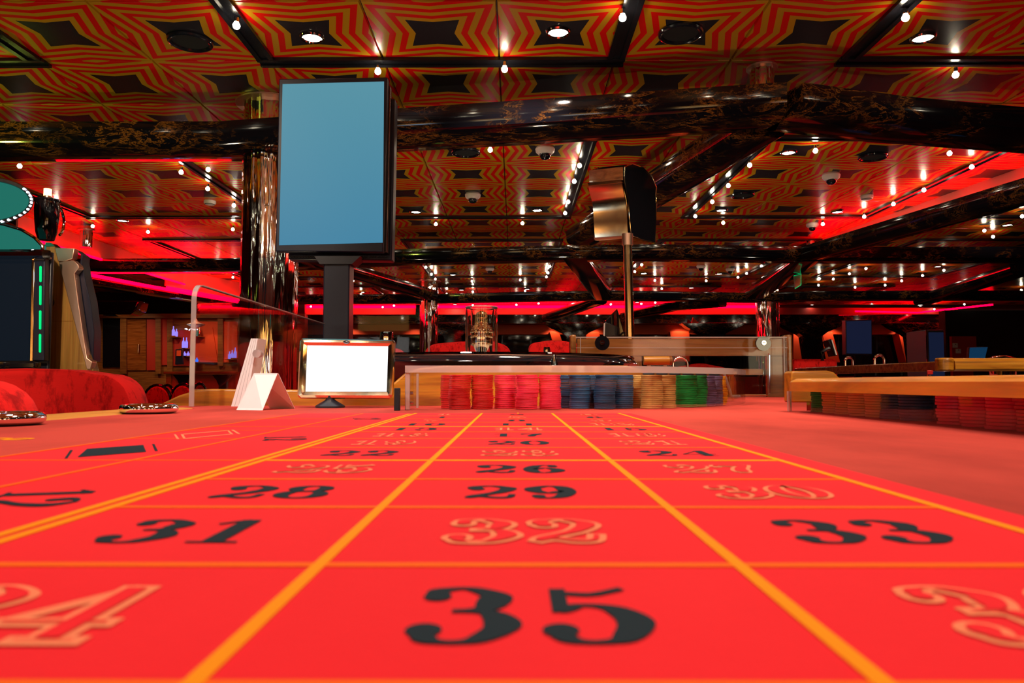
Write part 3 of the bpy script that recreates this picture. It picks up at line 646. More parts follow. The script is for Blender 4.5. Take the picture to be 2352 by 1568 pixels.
# layout print
Z1 = TZ + .0002
LX = [-.145, -.048, .055, .153]; XO1, XO2 = -.221, -.311
Y0, DY = .1045, .0822
YR = lambda k: Y0 + DY*k
YE = YR(12)
lay = MB().box(XO2, .172, -.1, YE+.006, Z1-.0003, Z1).build('layout_cloth', 'print', tb)
def line(x0, y0, x1, y1, w, mat='yellow_print', z=None):
    z = z or (Z1 + (.0001 if abs(x0-x1) < 1e-6 else 0))
    d = (Vector((x1, y1, 0))-Vector((x0, y0, 0))).normalized(); n = Vector((-d.y, d.x, 0))*w/2
    a = Vector((x0, y0, z)); b_ = Vector((x1, y1, z))
    return MB().prism([a-n, b_-n, b_+n, a+n], (0, 0, .00025)).build('grid_line', mat, lay)
line(LX[1], -.1, LX[1], YE, .0034); line(LX[2], -.1, LX[2], YE, .0034); line(LX[3], -.1, LX[3], YE+.004, .0040)
line(LX[0], -.1, LX[0], YE+.004, .0038); line(LX[0]-.0065, -.1, LX[0]-.0065, YE-.02, .0038)
line(XO1, -.1, XO1, YE-.01, .003, 'orange_print'); line(XO2, -.1, XO2, YE-.02, .003, 'orange_print')
for k in range(12):
    y = YR(k); dz = k in (4, 8)
    yy = {0: .1118, 1: .1848, 2: .2695, 3: .3470, 4: .4310}.get(k, YR(k)); 
    w = .0040 if not dz else .0062
    line(LX[0], yy, LX[3], yy, w, 'yellow_print' if dz else 'orange_print')
    if dz and k: line(XO2, yy, LX[0]-.01, yy, .003, 'orange_print')
    if k in (2, 6, 10): line(XO2, yy, XO1, yy, .0025, 'orange_print')
line(XO2, YR(7)+.02, XO1, YR(7)+.02, .002, 'orange_print')
# numerals as pen strokes: wide where vertical, hairline where horizontal
def cr(pts, n=7):
    P_ = [Vector(p) for p in pts]; out = []
    for i in range(len(P_)-1):
        p0 = P_[max(i-1, 0)]; p1 = P_[i]; p2 = P_[i+1]; p3 = P_[min(i+2, len(P_)-1)]
        for k in range(n):
            t = k/n; out.append(.5*((2*p1)+(-p0+p2)*t+(2*p0-5*p1+4*p2-p3)*t*t+(-p0+3*p1-3*p2+p3)*t**3))
    return out + [P_[-1]]
def ell(cx, cy, rx, ry): return [(cx+rx*math.sin(2*math.pi*i/28), cy+ry*math.cos(2*math.pi*i/28)) for i in range(29)]
G = {'3': [('c', [(.16,1.16),(.30,1.33),(.52,1.36),(.76,1.12),(.66,.80),(.40,.73)]), ('c', [(.40,.73),(.70,.68),(.84,.38),(.62,.06),(.34,.03),(.15,.20)]), ('b', (.23,1.13,.13)), ('b', (.21,.27,.15))],
 '5': [('s', [(.24,1.36),(.24,.70)], .15), ('s', [(.24,1.24),(.55,1.19),(.86,1.37)], .10), ('c', [(.22,.72),(.44,.88),(.70,.78),(.84,.45),(.66,.08),(.36,.03),(.15,.20)]), ('b', (.21,.27,.15))],
 '2': [('c', [(.15,1.02),(.26,1.30),(.54,1.37),(.82,1.08),(.66,.66),(.30,.30),(.12,.06)]), ('b', (.25,1.02,.14)), ('s', [(.12,.12),(.34,.2),(.62,.07),(.84,.12),(.90,.42)], .13)],
 '1': [('s', [(.52,1.38),(.52,.04)], .27), ('s', [(.16,1.1),(.42,1.32),(.52,1.36)], .08), ('s', [(.2,.03),(.84,.03)], .07)],
 '4': [('s', [(.68,1.38),(.68,.04)], .25), ('s', [(.66,1.36),(.06,.44)], .06), ('s', [(.04,.43),(.96,.43)], .09), ('s', [(.42,.03),(.94,.03)], .07)],
 '6': [('c', [(.80,1.16),(.62,1.36),(.36,1.22),(.20,.72),(.28,.20),(.52,.03),(.80,.28),(.78,.60),(.55,.83),(.28,.62)]), ('b', (.74,1.14,.12))],
 '7': [('s', [(.12,1.12),(.2,1.3),(.5,1.2),(.88,1.34)], .17), ('c', [(.88,1.34),(.6,.8),(.48,.4),(.46,.04)]), ('s', [(.13,1.34),(.13,1.0)], .07)],
 '8': [('c', ell(.5, 1.05, .27, .31)), ('c', ell(.5, .40, .33, .37))],
 '0': [('c', ell(.5, .70, .34, .66))]}
G['9'] = [(t, [(1-x, 1.4-y) for x, y in p]) if t == 'c' else (t, (1-p[0], 1.4-p[1], p[2])) for t, p in G['6']]
def numeral(txt, cx, cy, mat, size=.0246, z=Z1, grow=0.0, rot=0, mb=None, adv=1.10, shear=0):
    mb = mb or MB(); n = len(txt); ca, sa = math.cos(R(rot)), math.sin(R(rot)); zz = [z]
    def put(poly_):
        q = []
        for x, y in poly_:
            X = (x + shear*(y-.7))*size*.92; Y = (y-.7)*size; q.append((cx + X*ca - Y*sa, cy + X*sa + Y*ca, zz[0]))
        zz[0] += .0000012; return q
    for i, ch_ in enumerate(txt):
        ox = (i-(n-1)/2)*adv - .5
        for st in G[ch_]:
            if st[0] == 'b':
                x, y, r = st[1]; r += grow; k = 14
                mb.add(put([(ox+x+r*math.cos(2*math.pi*j/k), y+r*math.sin(2*math.pi*j/k)) for j in range(k)]), [tuple(range(k))]); continue
            pts = cr(st[1]) if st[0] == 'c' and len(st[1]) < 20 else [Vector(p) for p in st[1]] if st[0] == 'c' or len(st[1]) < 3 else cr(st[1])
            L, Rr = [], []
            for j, p in enumerate(pts):
                d = (pts[min(j+1, len(pts)-1)] - pts[max(j-1, 0)]); d.normalize()
                w = st[2] if st[0] == 's' else .075 + .25*abs(d.y)**2.2*(1 - .75*max(0, 1-min(j, len(pts)-1-j)/4) if len(pts) < 100 and txt else 1)
                if st[0] == 'c' and ch_ in '80': w = .075 + .22*abs(d.y)**2.2
                w = w/2 + grow; nn = Vector((-d.y, d.x))*w
                if grow and j == 0: p = p - d*grow
                if grow and j == len(pts)-1: p = p + d*grow
                L.append((ox+p.x+nn.x, p.y+nn.y)); Rr.append((ox+p.x-nn.x, p.y-nn.y))
            m_ = len(L); mb.add(put(L+Rr), [(j, j+1, m_+j+1, m_+j) for j in range(m_-1)])
    return mb
reds = {1,3,5,7,9,12,14,16,18,19,21,23,25,27,30,32,34,36}
CXS = [-.0982, .0025, .1035]
rowy = {0: .1470, 1: .2270, 2: .3070, 3: .3885}
for k in range(12):
    for c_ in range(3):
        num = 34 - 3*k + c_; cy = rowy.get(k, YR(k)+DY/2); cx = CXS[c_]
        if num in reds:
            o = numeral(str(num), cx, cy, None, z=Z1+.0003, grow=.062).build('number', 'pale_print', lay, label='number %d in pale outline on the red layout' % num)
            numeral(str(num), cx, cy, None, z=Z1+.0006, grow=-.028).build('number_fill', 'print', o)
        else:
            numeral(str(num), cx, cy, None, z=Z1+.0003).build('number', 'black_print', lay, label='black number %d printed on the red layout' % num)
# outside bets
for yb in (.29, .60, .93):
    numeral('12', (LX[0]+XO1)/2-.002, yb, None, size=.024, z=Z1+.0003, rot=-75).build('number', 'black_print', lay)
def flat(px, mb, z=Z1+.0003):
    P_ = [PZ(x, y, z) for x, y in px]; mb.add(P_, [tuple(range(len(P_)))])
mb = MB(); flat([(178, 1049), (200, 1030), (329, 1021), (336, 1037)], mb); flat([(148, 1052), (155, 1052), (168, 1033), (161, 1033)], mb); flat([(349, 1019), (355, 1019), (363, 1035), (356, 1035)], mb)
mb.build('bet_mark', 'black_print', lay, label='solid black lozenge between two short bars')
mb = MB()
for q in ([(399, 997), (404, 997), (412, 1008), (406, 1008)], [(415, 997), (421, 997), (427, 1007), (421, 1007)], [(521, 988), (526, 988), (536, 997), (530, 997)], [(531, 987), (537, 987), (552, 996), (546, 996)], [(420, 996.2), (522, 987.8), (523, 988.8), (421, 997.4)], [(426, 1006), (531, 996), (532, 997), (427, 1007.2)]): flat(q, mb)
mb.build('bet_mark', 'pale_print', lay, label='pale outlined lozenge between two short bars')
numeral('8', -.408, .595, None, size=.030, z=Z1, rot=-90).build('number', 'yellow_print', tb, label='yellow figure printed on the felt at the far left')
MB().box(.0035, .0065, YE-.004, YE+.012, Z1, Z1+.0004).build('center_mark', 'yellow_print', lay)

# cup holders on the left rail
def cup(px, py, label, r=.034):
    p = PZ(px, py, TZ+.002); x = -.601
    t = empty('cup_holder', (p.x, p.y, TZ+.001), label, 'cup holder', 'chrome cup holders on the left rail')
    MB().torus((p.x, p.y, TZ+.0075), r, .0065, 40, 12).build('ring', 'chrome', t, smooth=True)
    MB().lathe((p.x, p.y, TZ+.0045), [(.001, -.001), (r-.003, 0), (r-.003, .003)], 24).build('well', 'black_metal', t)
    return t
cup(342, 946, 'chrome cup holder ring at the far end of the left rail')
cup(5, 972, 'chrome cup holder ring cut by the left picture edge, nearer the camera')

# curved wooden wheel surround (front board)
YA = 1.47
prof = [(345, 937), (372, 926), (410, 908), (445, 897), (480, 893), (700, 895), (880, 893), (905, 878), (928, 858), (960, 845), (1020, 839), (1440, 839), (1475, 849), (1478, 938)]
o = MB().prism([PD(x, y, YA) for x, y in prof], (0, .03, 0)).build('surround_board', 'oak_x', tb, bevel=.004, segs=3)

# roulette wheel
wx, wy = PD(1106, 784, 1.93).x, 1.93
wh = empty('roulette', (wx, wy, TZ), 'black glossy roulette wheel bowl behind the clear chip tray', 'roulette')
wh_b = MB().lathe((wx, wy, TZ), [(.30, .001), (.33, .02), (.375, .055), (.400, .078), (.406, .090), (.400, .099), (.388, .103), (.375, .100), (.36, .085), (.24, .06), (.001, .055)], 96).build('bowl', 'black_gloss', wh, smooth=True)
MB().torus((wx, wy, TZ+.1015), .372, .0035, 96, 8).build('rim_ring', 'copper', wh, smooth=True)
MB().lathe((wx, wy, TZ), [(.235, .0605), (.23, .072), (.05, .082), (.001, .084)], 64).build('rotor', 'walnut', wh, smooth=True)
g = MB()
for q in range(37):
    a = 2*math.pi*q/37; g.box(0, 0, 0, 0, 0, 0) if 0 else g.cyl((wx+.236*math.cos(a), wy+.236*math.sin(a), TZ+.066), (wx+.19*math.cos(a), wy+.19*math.sin(a), TZ+.078), .002, 5)
g.build('frets', 'gold', wh)['kind'] = 'stuff'
cv = MB().lathe((wx, wy, TZ), [(.392, .1035), (.394, .107), (.392, .110), (.06, .110), (.06, .1035)], 80).build('cover', 'acrylic_dim', wh, smooth=True)
MB().lathe((wx, wy, TZ), [(.128, .1103), (.128, .1150), (.045, .1150), (.045, .1103)], 48).build('base_ring', 'white_plastic', wh, smooth=True)
# clear cylinder with chrome turret
cy_ = empty('display_cylinder', (wx, wy, TZ+.115), 'tall clear cylinder standing on the roulette wheel', 'cylinder')
r_ = .0425; ht = .126
MB().lathe((wx, wy, TZ+.1152), [(r_, 0), (r_, ht), (r_-.004, ht), (r_-.004, 0), (r_, 0)], 48, caps=False).build('tube', 'glass', cy_, smooth=True)
MB().torus((wx, wy, TZ+.1152+ht), r_-.002, .0028, 48, 8).build('top_rim', 'acrylic_edge', cy_, smooth=True)
MB().lathe((wx, wy, TZ+.1152+ht-.003), [(.001, 0), (r_-.005, 0), (r_-.005, .003), (.001, .003)], 40).build('lid', 'acrylic', cy_, smooth=True)
tu = empty('turret', (wx, wy, TZ+.1155), 'ornate beaded gold chrome turret inside the clear cylinder', 'turret')
MB().lathe((wx, wy, TZ+.1155), [(.012, 0), (.014, .004), (.010, .008), (.017, .016), (.024, .030), (.026, .045), (.025, .052), (.028, .058), (.026, .068), (.018, .080), (.009, .088), (.006, .093), (.008, .096), (.014, .100), (.016, .107), (.012, .113), (.005, .117), (.001, .118)], 40).build('body', 'gold', tu, smooth=True)
g = MB()
for zz_, rr, nb in ((.062, .0275, 18), (.070, .0245, 16), (.050, .0265, 18), (.077, .020, 14), (.030, .0245, 14), (.084, .0135, 10)):
    for q in range(nb):
        a = 2*math.pi*(q+.5*(nb % 4))/nb; g.sphere((wx+rr*math.cos(a), wy+rr*math.sin(a), TZ+.1155+zz_), .0035, 8)
g.build('beads', 'gold', tu, smooth=True)['kind'] = 'stuff'
# win markers
def dolly(px, ytop, Y, zbase, w, label, parts=True):
    c = PD(px, ytop, Y); h = c.z - zbase
    t = empty('win_marker', (c.x, Y, zbase), label, 'marker')
    MB().lathe((c.x, Y, zbase), [(w*.5, 0), (w*.5, .004), (w*.22, .008), (w*.2, h*.72), (w*.3, h*.8)], 24).build('stem', 'chrome', t, smooth=True)
    MB().lathe((c.x, Y, zbase), [(w*.3, h*.8), (w*.52, h*.84), (w*.55, h*.92), (w*.5, h), (.001, h)], 24).build('head', 'chrome', t, smooth=True)
dolly(888, 762, 2.4, TZ, .040, 'chrome flat-headed marker above the small framed screen')
dolly(1256, 797, 2.55, TZ, .022, 'small chrome marker right of the clear cylinder')
c = PD(1273, 815, 1.512); t = empty('cone_marker', (c.x, 1.512, TZ), 'little chrome cone in front of the wheel rim', 'marker')
MB().lathe((c.x, 1.512, TZ), [(.013, 0), (.013, .05), (.011, .062), (.009, .075), (.0085, .078)], 20).build('stem', 'chrome', t, smooth=True)
MB().lathe((c.x, 1.512, TZ), [(.0085, .0782), (.0075, .084), (.006, .092), (.003, c.z-TZ), (.0005, c.z-TZ+.001)], 20).build('tip', 'chrome', t, smooth=True)

# ---------------- clear curved chip tray with chips
tray = empty('chip_tray', (.1, 1.25, TZ), 'long curved clear acrylic chip tray across the far end of the layout', 'tray')
def arc(pts, off=0):
    c_ = cr(pts, 8); out = []
    for i, p in enumerate(c_):
        d = (c_[min(i+1, len(c_)-1)] - c_[max(i-1, 0)]); d.normalize(); out.append(p + Vector((-d.y, d.x))*off)
    return out
fp = [PZ(930, 942, TZ), PZ(1100, 942, TZ), PZ(1300, 942.5, TZ), PZ(1480, 940, TZ), PZ(1600, 936, TZ), PZ(1680, 932, TZ), PZ(1712, 926, TZ)]
fp = [Vector((p.x, p.y)) for p in fp]; F0 = arc(fp); F1 = arc(fp, .004); HT = .0735
def sheet(a, b_, z0, z1, name, mat, parent):
    return MB().loft([[(p.x, p.y, z0), (q.x, q.y, z0), (q.x, q.y, z1), (p.x, p.y, z1)] for p, q in zip(a, b_)]).build(name, mat, parent, smooth=True)
sheet(F0, F1, TZ+.0005, TZ+HT-.012, 'front_wall', 'acrylic', tray)
F2 = arc(fp, -.002); F3 = arc(fp, .006)
sheet(F2, F3, TZ+HT-.0115, TZ+HT, 'top_lip', 'acrylic_edge', tray)
x0 = fp[0].x; yl = fp[0].y
MB().box(x0, x0+.008, yl, yl+.004, TZ+.0005, TZ+HT-.012).build('corner_post', 'acrylic_edge', tray, bevel=.001)
MB().box(x0, x0+.004, yl+.0045, yl+.11, TZ+.0005, TZ+HT-.003).build('side_wall', 'acrylic', tray)
MB().box(x0+.0045, x0+.0085, yl+.105, yl+.109, TZ+.0005, TZ+HT-.012).build('corner_post', 'acrylic_edge', tray)
g = MB(); 
for dz in (.012, .028): g.cyl((x0-.004, yl+.03, TZ+dz), (x0+.010, yl+.03, TZ+dz), .003, 10)
g.build('hinge_screws', 'chrome', tray)
e = F0[-1]
MB().box(e.x-.002, e.x+.002, e.y+.006, e.y+.14, TZ+.0005, TZ+HT-.012).build('side_wall', 'acrylic', tray)
MB().box(e.x-.06, e.x-.057, e.y+.02, e.y+.023, TZ+.0005, TZ+HT-.014).build('inner_post', 'acrylic_edge', tray)
tl = [(p.x, p.y) for p in F1]; 
o = MB().box(PD(905, 900, 1.2).x, PD(917.5, 900, 1.2).x, 1.2, 1.212, TZ, PD(900, 891, 1.2).z).build('tray_clip', 'black_matte', bevel=.001)
tag(o, 'small upright black block left of the clear chip tray', 'block')
# chips
CR_, CH_, NC = .0188, .00345, 17
def chip_mesh(col):
    r = CR_; b_ = .0005
    mb = MB().lathe((0, 0, 0), [(r-b_, .0001), (r, b_), (r, CH_-b_-.0002), (r-b_, CH_-.0003)], 22)
    me = bpy.data.meshes.new('chip_' + col); me.from_pydata(mb.v, [], mb.f); me.materials.append(M['chip_' + col])
    for p in me.polygons: p.use_smooth = True
    me.set_sharp_from_angle(angle=R(30)); return me
CM = {k: chip_mesh(k) for k in ('red', 'pink', 'blue', 'tan', 'green', 'purple', 'orange')}
stuff = {}
def stack(col, X, Y, label, n=NC, individual=True, z0=TZ+.0004, jit=.0011):
    dx = dy = 0; amp = random.uniform(-.0022, .0022); ph = random.uniform(0, 6)
    for i in range(n):
        dx = amp*math.sin(i*.33+ph) + random.uniform(-jit, jit)*.5; dy = random.uniform(-jit, jit)*.5
        if i % 5 == 0: dx += random.uniform(-.0012, .0012)
        if individual:
            o = bpy.data.objects.new('casino_chip', CM[col]); COL.objects.link(o); o.location = (X+dx, Y+dy, z0+i*CH_)
            w = 'topmost' if i == n-1 else 'bottom' if i == 0 else '%s from the bottom' % ordn(i)
            tag(o, '%s chip, %s in the %s' % (col, w, label), 'chip', 'chips in the ' + label)
        else:
            stuff.setdefault(col, []).append((X+dx, Y+dy, z0+i*CH_))
def at(px, py): p = PZ(px, py, TZ); return p.x, p.y
def stk(col, px, py, label, **k):   # px = stack centre, py = pixel row of its base centre
    X, Y = at(px, py); stack(col, X, Y, label, **k)
front = [('red', 1056, 1.272, 'left front red stack'), ('red', 1108, 1.272, 'right front red stack'),
 ('pink', 1211, 1.272, 'left front pink stack'), ('pink', 1263, 1.272, 'right front pink stack'),
 ('blue', 1390, 1.285, 'front blue stack, fourth of the five blues'), ('tan', 1497, 1.305, 'middle front tan stack'), ('green', 1577, 1.38, 'front green stack'),
 ('blue', 1332, 1.30, 'second blue stack from the left')]
rear = [('blue', 1430, 1.31, 'rightmost blue stack'), ('tan', 1465, 1.33, 'left tan stack'), ('tan', 1528, 1.335, 'right tan stack'),
 ('green', 1601, 1.41, 'right rear green stack'), ('purple', 1621, 1.43, 'front purple stack'), ('pink', 1160, 1.315, 'left rear pink stack'), ('red', 1037, 1.31, 'rear red stack'),
 ('blue', 1304, 1.33, 'first blue stack from the left'), ('blue', 1358, 1.33, 'third blue stack from the left'),
 ('purple', 1638, 1.47, 'rear purple stack'), ('orange', 1648, 1.51, 'narrow orange stack'), ('green', 1554, 1.42, 'left rear green stack'), ('pink', 1184, 1.345, 'middle rear pink stack')]
def push(l):   # keep stacks from cutting into one another: shove a stack back along its sight line
    placed = []; out = []
    for c_, x, Y, lab in l:
        X = PD(x, 900, Y).x
        for _ in range(200):
            if all((X-a)**2+(Y-b_)**2 > (2*CR_+.0022)**2 for a, b_ in placed): break
            X *= (Y+.001)/Y; Y += .001
        placed.append((X, Y)); out.append((c_, X, Y, lab))
    return out
for k, (c_, X, Y, lab) in enumerate(push(front + rear)):
    stack(c_, X, Y, lab, individual=k < 17)
# right-hand tray along the table edge
RX = .478
rs = [('green', 1.150), ('tan', 1.106), ('tan', 1.062), ('tan', 1.018), ('tan', .974), ('blue', .930), ('blue', .886), ('pink', .806), ('pink', .764), ('pink', .722), ('red', .680), ('red', .638), ('red', .596)]
for i, (c_, y) in enumerate(rs): stack(c_, RX, y, '', individual=False, n=9, jit=.0014)
for col, l in stuff.items():
    mb = MB(); 
    for p in l: mb.lathe(p, [(CR_-.0004, 0), (CR_, .0005), (CR_, CH_-.0009), (CR_-.0004, CH_-.0004)], 16)
    o = mb.build('chips', 'chip_' + col, smooth=True); tag(o, 'stacked %s chips at the rear and in the right-hand tray' % col, 'chips', kind='stuff')
rt = empty('side_tray', (.50, .8, TZ), 'clear fronted chip tray under the wooden bar on the right', 'tray')
MB().box(.432, .435, -.4, 1.17, TZ+.0005, TZ+.0320).build('glass_front', 'acrylic_soft', rt)
MB().box(.431, .436, 1.170, 1.176, TZ+.0005, TZ+.0320).build('edge_post', 'acrylic_edge', rt)
MB().box(.4365, .53, 1.1715, 1.175, TZ+.0005, TZ+.0320).build('end_glass', 'acrylic_soft', rt)
MB().box(.515, .53, -.4, 1.168, TZ+.0005, TZ+.0320).build('back_board', 'walnut', rt)
bar_sec = [(-.002, .0), (-.002, .014), (.001, .0165), (.008, .0195), (.06, .0205), (.125, .0205), (.13, .016), (.13, 0)]
def ringb(y, s=1, inx=0): return [(.428 + a + (inx if a < .06 else -inx), y, TZ+.0322 + b_*s + (1-s)*.004) for a, b_ in bar_sec]
MB().loft([ringb(-.5), ringb(1.14), ringb(1.160, .97, .004), ringb(1.172, .88, .012), ringb(1.178, .7, .022)]).build('wooden_bar', 'oak_y', rt, smooth=True)

# wooden end block right of the drop box
o = MB().prism([PD(x, y, 1.72) for x, y in [(1818, 925), (1818, 858), (1822, 853), (1900, 852), (1916, 856), (1930, 870), (1942, 885), (1942, 925)]], (0, .05, 0)).build('end_block', 'oak_x', bevel=.004, segs=3)
tag(o, 'upright oak end board behind the right wooden bar', 'board'); o.location.z = TZ

# small framed screen on black stand
sc = empty('desk_screen', tuple(PZ(757, 936, TZ)), 'small gold-framed white screen on a black stand at the table end', 'screen')
YS0, tilt = PZ(757, 936, TZ).y, .018
def scr(px, py, off=0.0):   # plane leaning back with height
    p = PD(px, py, YS0); k = (p.z - TZ)/.12; return PD(px, py, YS0 + .018*k - off)
outer = [(689, 778), (905, 782), (906, 790), (902, 912), (894, 916), (690, 916), (683, 908), (690, 786)]
outer = [(694, 777), (902, 781), (907, 787), (902, 908), (895, 916), (690, 915), (683, 908), (689, 783)]
MB().prism([scr(x, y) for x, y in outer], (0, .012, .0015)).build('back_case', 'gunmetal', sc, bevel=.002)
fo = [(694, 777), (902, 781), (907, 787), (902, 908), (895, 916), (690, 915), (683, 908), (689, 783)]
fi = [(706, 793), (891, 795), (892, 796), (888, 899), (887, 900), (702, 899), (701, 898), (705, 794)]
fm = [((a*.5+c*.5), (b_*.5+d*.5)) for (a, b_), (c, d) in zip(fo, fi)]
MB().loft([[scr(x, y, 0) for x, y in fo], [scr(x, y, .006) for x, y in [(a*.85+c*.15, b_*.85+d*.15) for (a, b_), (c, d) in zip(fo, fi)]], [scr(x, y, .0075) for x, y in fm], [scr(x, y, .004) for x, y in fi], [scr(x, y, .0) for x, y in fi]], caps=False).build('frame', 'gold', sc, smooth=True)
MB().prism([scr(x, y, .002) for x, y in [fi[0], fi[1], fi[3], fi[5]]], (0, .0015, 0)).build('display', 'screen_white', sc)
p = scr(796, 785.5, .0076); MB().sphere(tuple(p), .0065, 14, .5).build('sensor', 'black_gloss', sc, smooth=True)
b0 = PZ(757, 936, TZ)
MB().lathe((b0.x, b0.y+.004, TZ), [(.0265, 0), (.0265, .003), (.024, .005), (.012, .012), (.008, .015), (.008, .022)], 28).build('stand', 'black_satin', sc, smooth=True)

# folded white card
YT = PZ(575, 941, TZ).y
A = PZ(543, 941, TZ); B = PZ(603, 942, TZ); Rr1 = PD(583, 857, YT+.012); Rr2 = PD(637.5, 857, YT+.012); Cc = PZ(677, 938.5, TZ); Dd = Cc + (A-B)
t = empty('tent_card', tuple((A+Cc)/2), 'blank white folded tent card standing left of the small screen', 'card')
MB().loft([[A, B, B+Vector((0, .0008, 0)), A+Vector((0, .0008, 0))], [Rr1, Rr2, Rr2+Vector((0, .0008, 0)), Rr1+Vector((0, .0008, 0))]]).build('front_leaf', 'white_card', t)
MB().loft([[Dd, Cc, Cc+Vector((0, .0008, 0)), Dd+Vector((0, .0008, 0))], [Rr1+Vector((0.0005, .0009, 0)), Rr2+Vector((.0005, .0009, 0)), Rr2+Vector((.0008, .0017, 0)), Rr1+Vector((.0008, .0017, 0))]]).build('rear_leaf', 'white_card', t)
# leaning stack of white boards behind the surround
YL = 1.42
t = empty('sign_boards', tuple(PD(560, 893, YL)), 'leaning stack of thin white boards behind the wooden surround', 'boards')
for i in range(4):
    f = lambda a, b_, k: a + (b_-a)*k/4
    q = [PD(f(576, 592.5, i)+.3, 777, YL), PD(f(576, 592.5, i+1)-.3, 777, YL), PD(f(541, 571, i+1)-.3, 897, YL), PD(f(541, 571, i)+.3, 897, YL)]
    q[2] = q[2] + (q[2]-q[1])*.35; q[3] = q[3] + (q[3]-q[0])*.35
    MB().prism(q, (0, .05, 0)).build('board', 'white_card', t)
c = PD(588.5, 812, YL-.003); MB().cyl((c.x+.002, c.y-.004, c.z), (c.x+.002, c.y+.01, c.z), .008, 14).build('clip', 'acrylic_edge', t, smooth=True)

# clear guard screens
gs = empty('guard_screen', (-.66, 1.45, TZ), 'tall clear acrylic guard screen with rounded corner at the left of the wheel', 'screen')
P0 = PD(436, 900, 1.40); P1 = PD(740, 800, 2.36); ztop = PD(460, 655, 1.42).z
def gp(s, z): return Vector((P0.x + (P1.x-P0.x)*s, P0.y + (P1.y-P0.y)*s, z))
def gpoly(i): return [gp(i, TZ+.0), gp(i, ztop-.03)] + [gp(i + (.03/.96)*(1-math.cos(a)), ztop-.03+.03*math.sin(a)) for a in [R(15*k) for k in range(1, 7)]] + [gp(1, ztop), gp(1, TZ)]
MB().prism(gpoly(0), (.008, 0, 0)).build('sheet', 'acrylic', gs)
pth = [gp(0, TZ), gp(0, ztop-.03)] + [gp((.03/.96)*(1-math.cos(a)), ztop-.03+.03*math.sin(a)) for a in [R(15*k) for k in range(1, 7)]] + [gp(1, ztop)]
pl = [p + Vector((.004, -.0005, .0005)) for p in pth]
rr = []
for i, p in enumerate(pl):
    d = (pl[min(i+1, len(pl)-1)] - pl[max(i-1, 0)]).normalized(); nn = d.cross(Vector((1, 0, 0))).normalized()
    rr.append([p + Vector((s*.0046, 0, 0)) + nn*q for s, q in ((-1, -.0012), (1, -.0012), (1, .0012), (-1, .0012))])
MB().loft(rr).build('polished_edge', 'acrylic_edge', gs, smooth=True)
g2 = empty('guard_screen', (-.4, 2.4, TZ), 'second clear guard screen behind the tall display pole, square to the first', 'screen')
a = PD(745, 735, 2.44); b_ = PD(985, 725, 2.44)
arcp = [(b_.x-.02+.02*math.sin(R(15*k)), b_.z-.02+.02*math.cos(R(15*k))) for k in range(7)]
MB().prism([(a.x, 2.44, TZ), (a.x, 2.44, b_.z)] + [(x, 2.44, z) for x, z in arcp] + [(b_.x, 2.44, TZ)], (0, .005, 0)).build('sheet', 'acrylic', g2)
MB().box(b_.x-.0015, b_.x+.0035, 2.4385, 2.4465, TZ, b_.z-.02).build('polished_edge', 'acrylic_edge', g2)

# tall blue display on a pole
YD = 2.4
td = empty('tall_display', tuple(PD(772, 900, YD+.03))[:2] + (0,), 'tall black-framed display with blank blue screen on a dark post', 'display')
def dp(px, py, off=0.0):   # slightly turned plane, right side nearer
    k = (px-640)/250; return PD(px, py, YD + .02 - .03*k - off)
fr_ = [(641, 181), (890, 177), (879, 579), (633, 577)]
scq = [(649, 193), (882, 187), (879, 557), (641, 563)]
MB().loft([[dp(*p) for p in fr_], [dp(*p) + Vector((0, .035, 0)) for p in fr_]]).build('bezel', 'navy', td, bevel=.003)
MB().prism([dp(*p, .0015) for p in scq], (0, .001, 0)).build('display', 'screen_blue', td)
mid = [dp(*p) + Vector((0, .036, 0)) for p in [(646, 186), (893, 186), (886, 575), (640, 573)]]
MB().loft([mid, [p + Vector((0, .03, 0)) for p in mid]]).build('middle_case', 'gunmetal', td, bevel=.003)
bk = [dp(*p) + Vector((0, .067, 0)) for p in [(652, 205), (900, 208), (892, 590), (648, 588)]]
MB().loft([bk, [p + Vector((0, .06, 0)) for p in bk]]).build('rear_case', 'navy', td, bevel=.004)
v = MB(); 
for i in range(34):
    c0 = dp(655+i*6.8, 580) + Vector((0, .03, .0)); v.box(c0.x-.002, c0.x+.002, c0.y+.01, c0.y+.075, c0.z-.006, c0.z-.004)
v.build('vent_slots', 'black_matte', td)
pa = PD(743, 592, YD+.03); pb = PD(803, 592, YD+.03)
MB().box(pa.x, pb.x, YD+.03, YD+.10, 0, pa.z).build('post', 'navy', td, bevel=.004)
pc = PD(722, 588, YD+.02); pd_ = PD(828, 588, YD+.02)
MB().prism([(pc.x, YD+.02, pc.z), (pd_.x, YD+.02, pc.z), (pb.x+.01, YD+.02, pa.z-.022), (pa.x-.01, YD+.02, pa.z-.022)], (0, .08, 0)).build('mount', 'black_satin', td)
MB().box(pa.x-.12, pb.x+.12, YD-.02, YD+.25, 0, .02).build('base_plate', 'black_metal', td, bevel=.003)

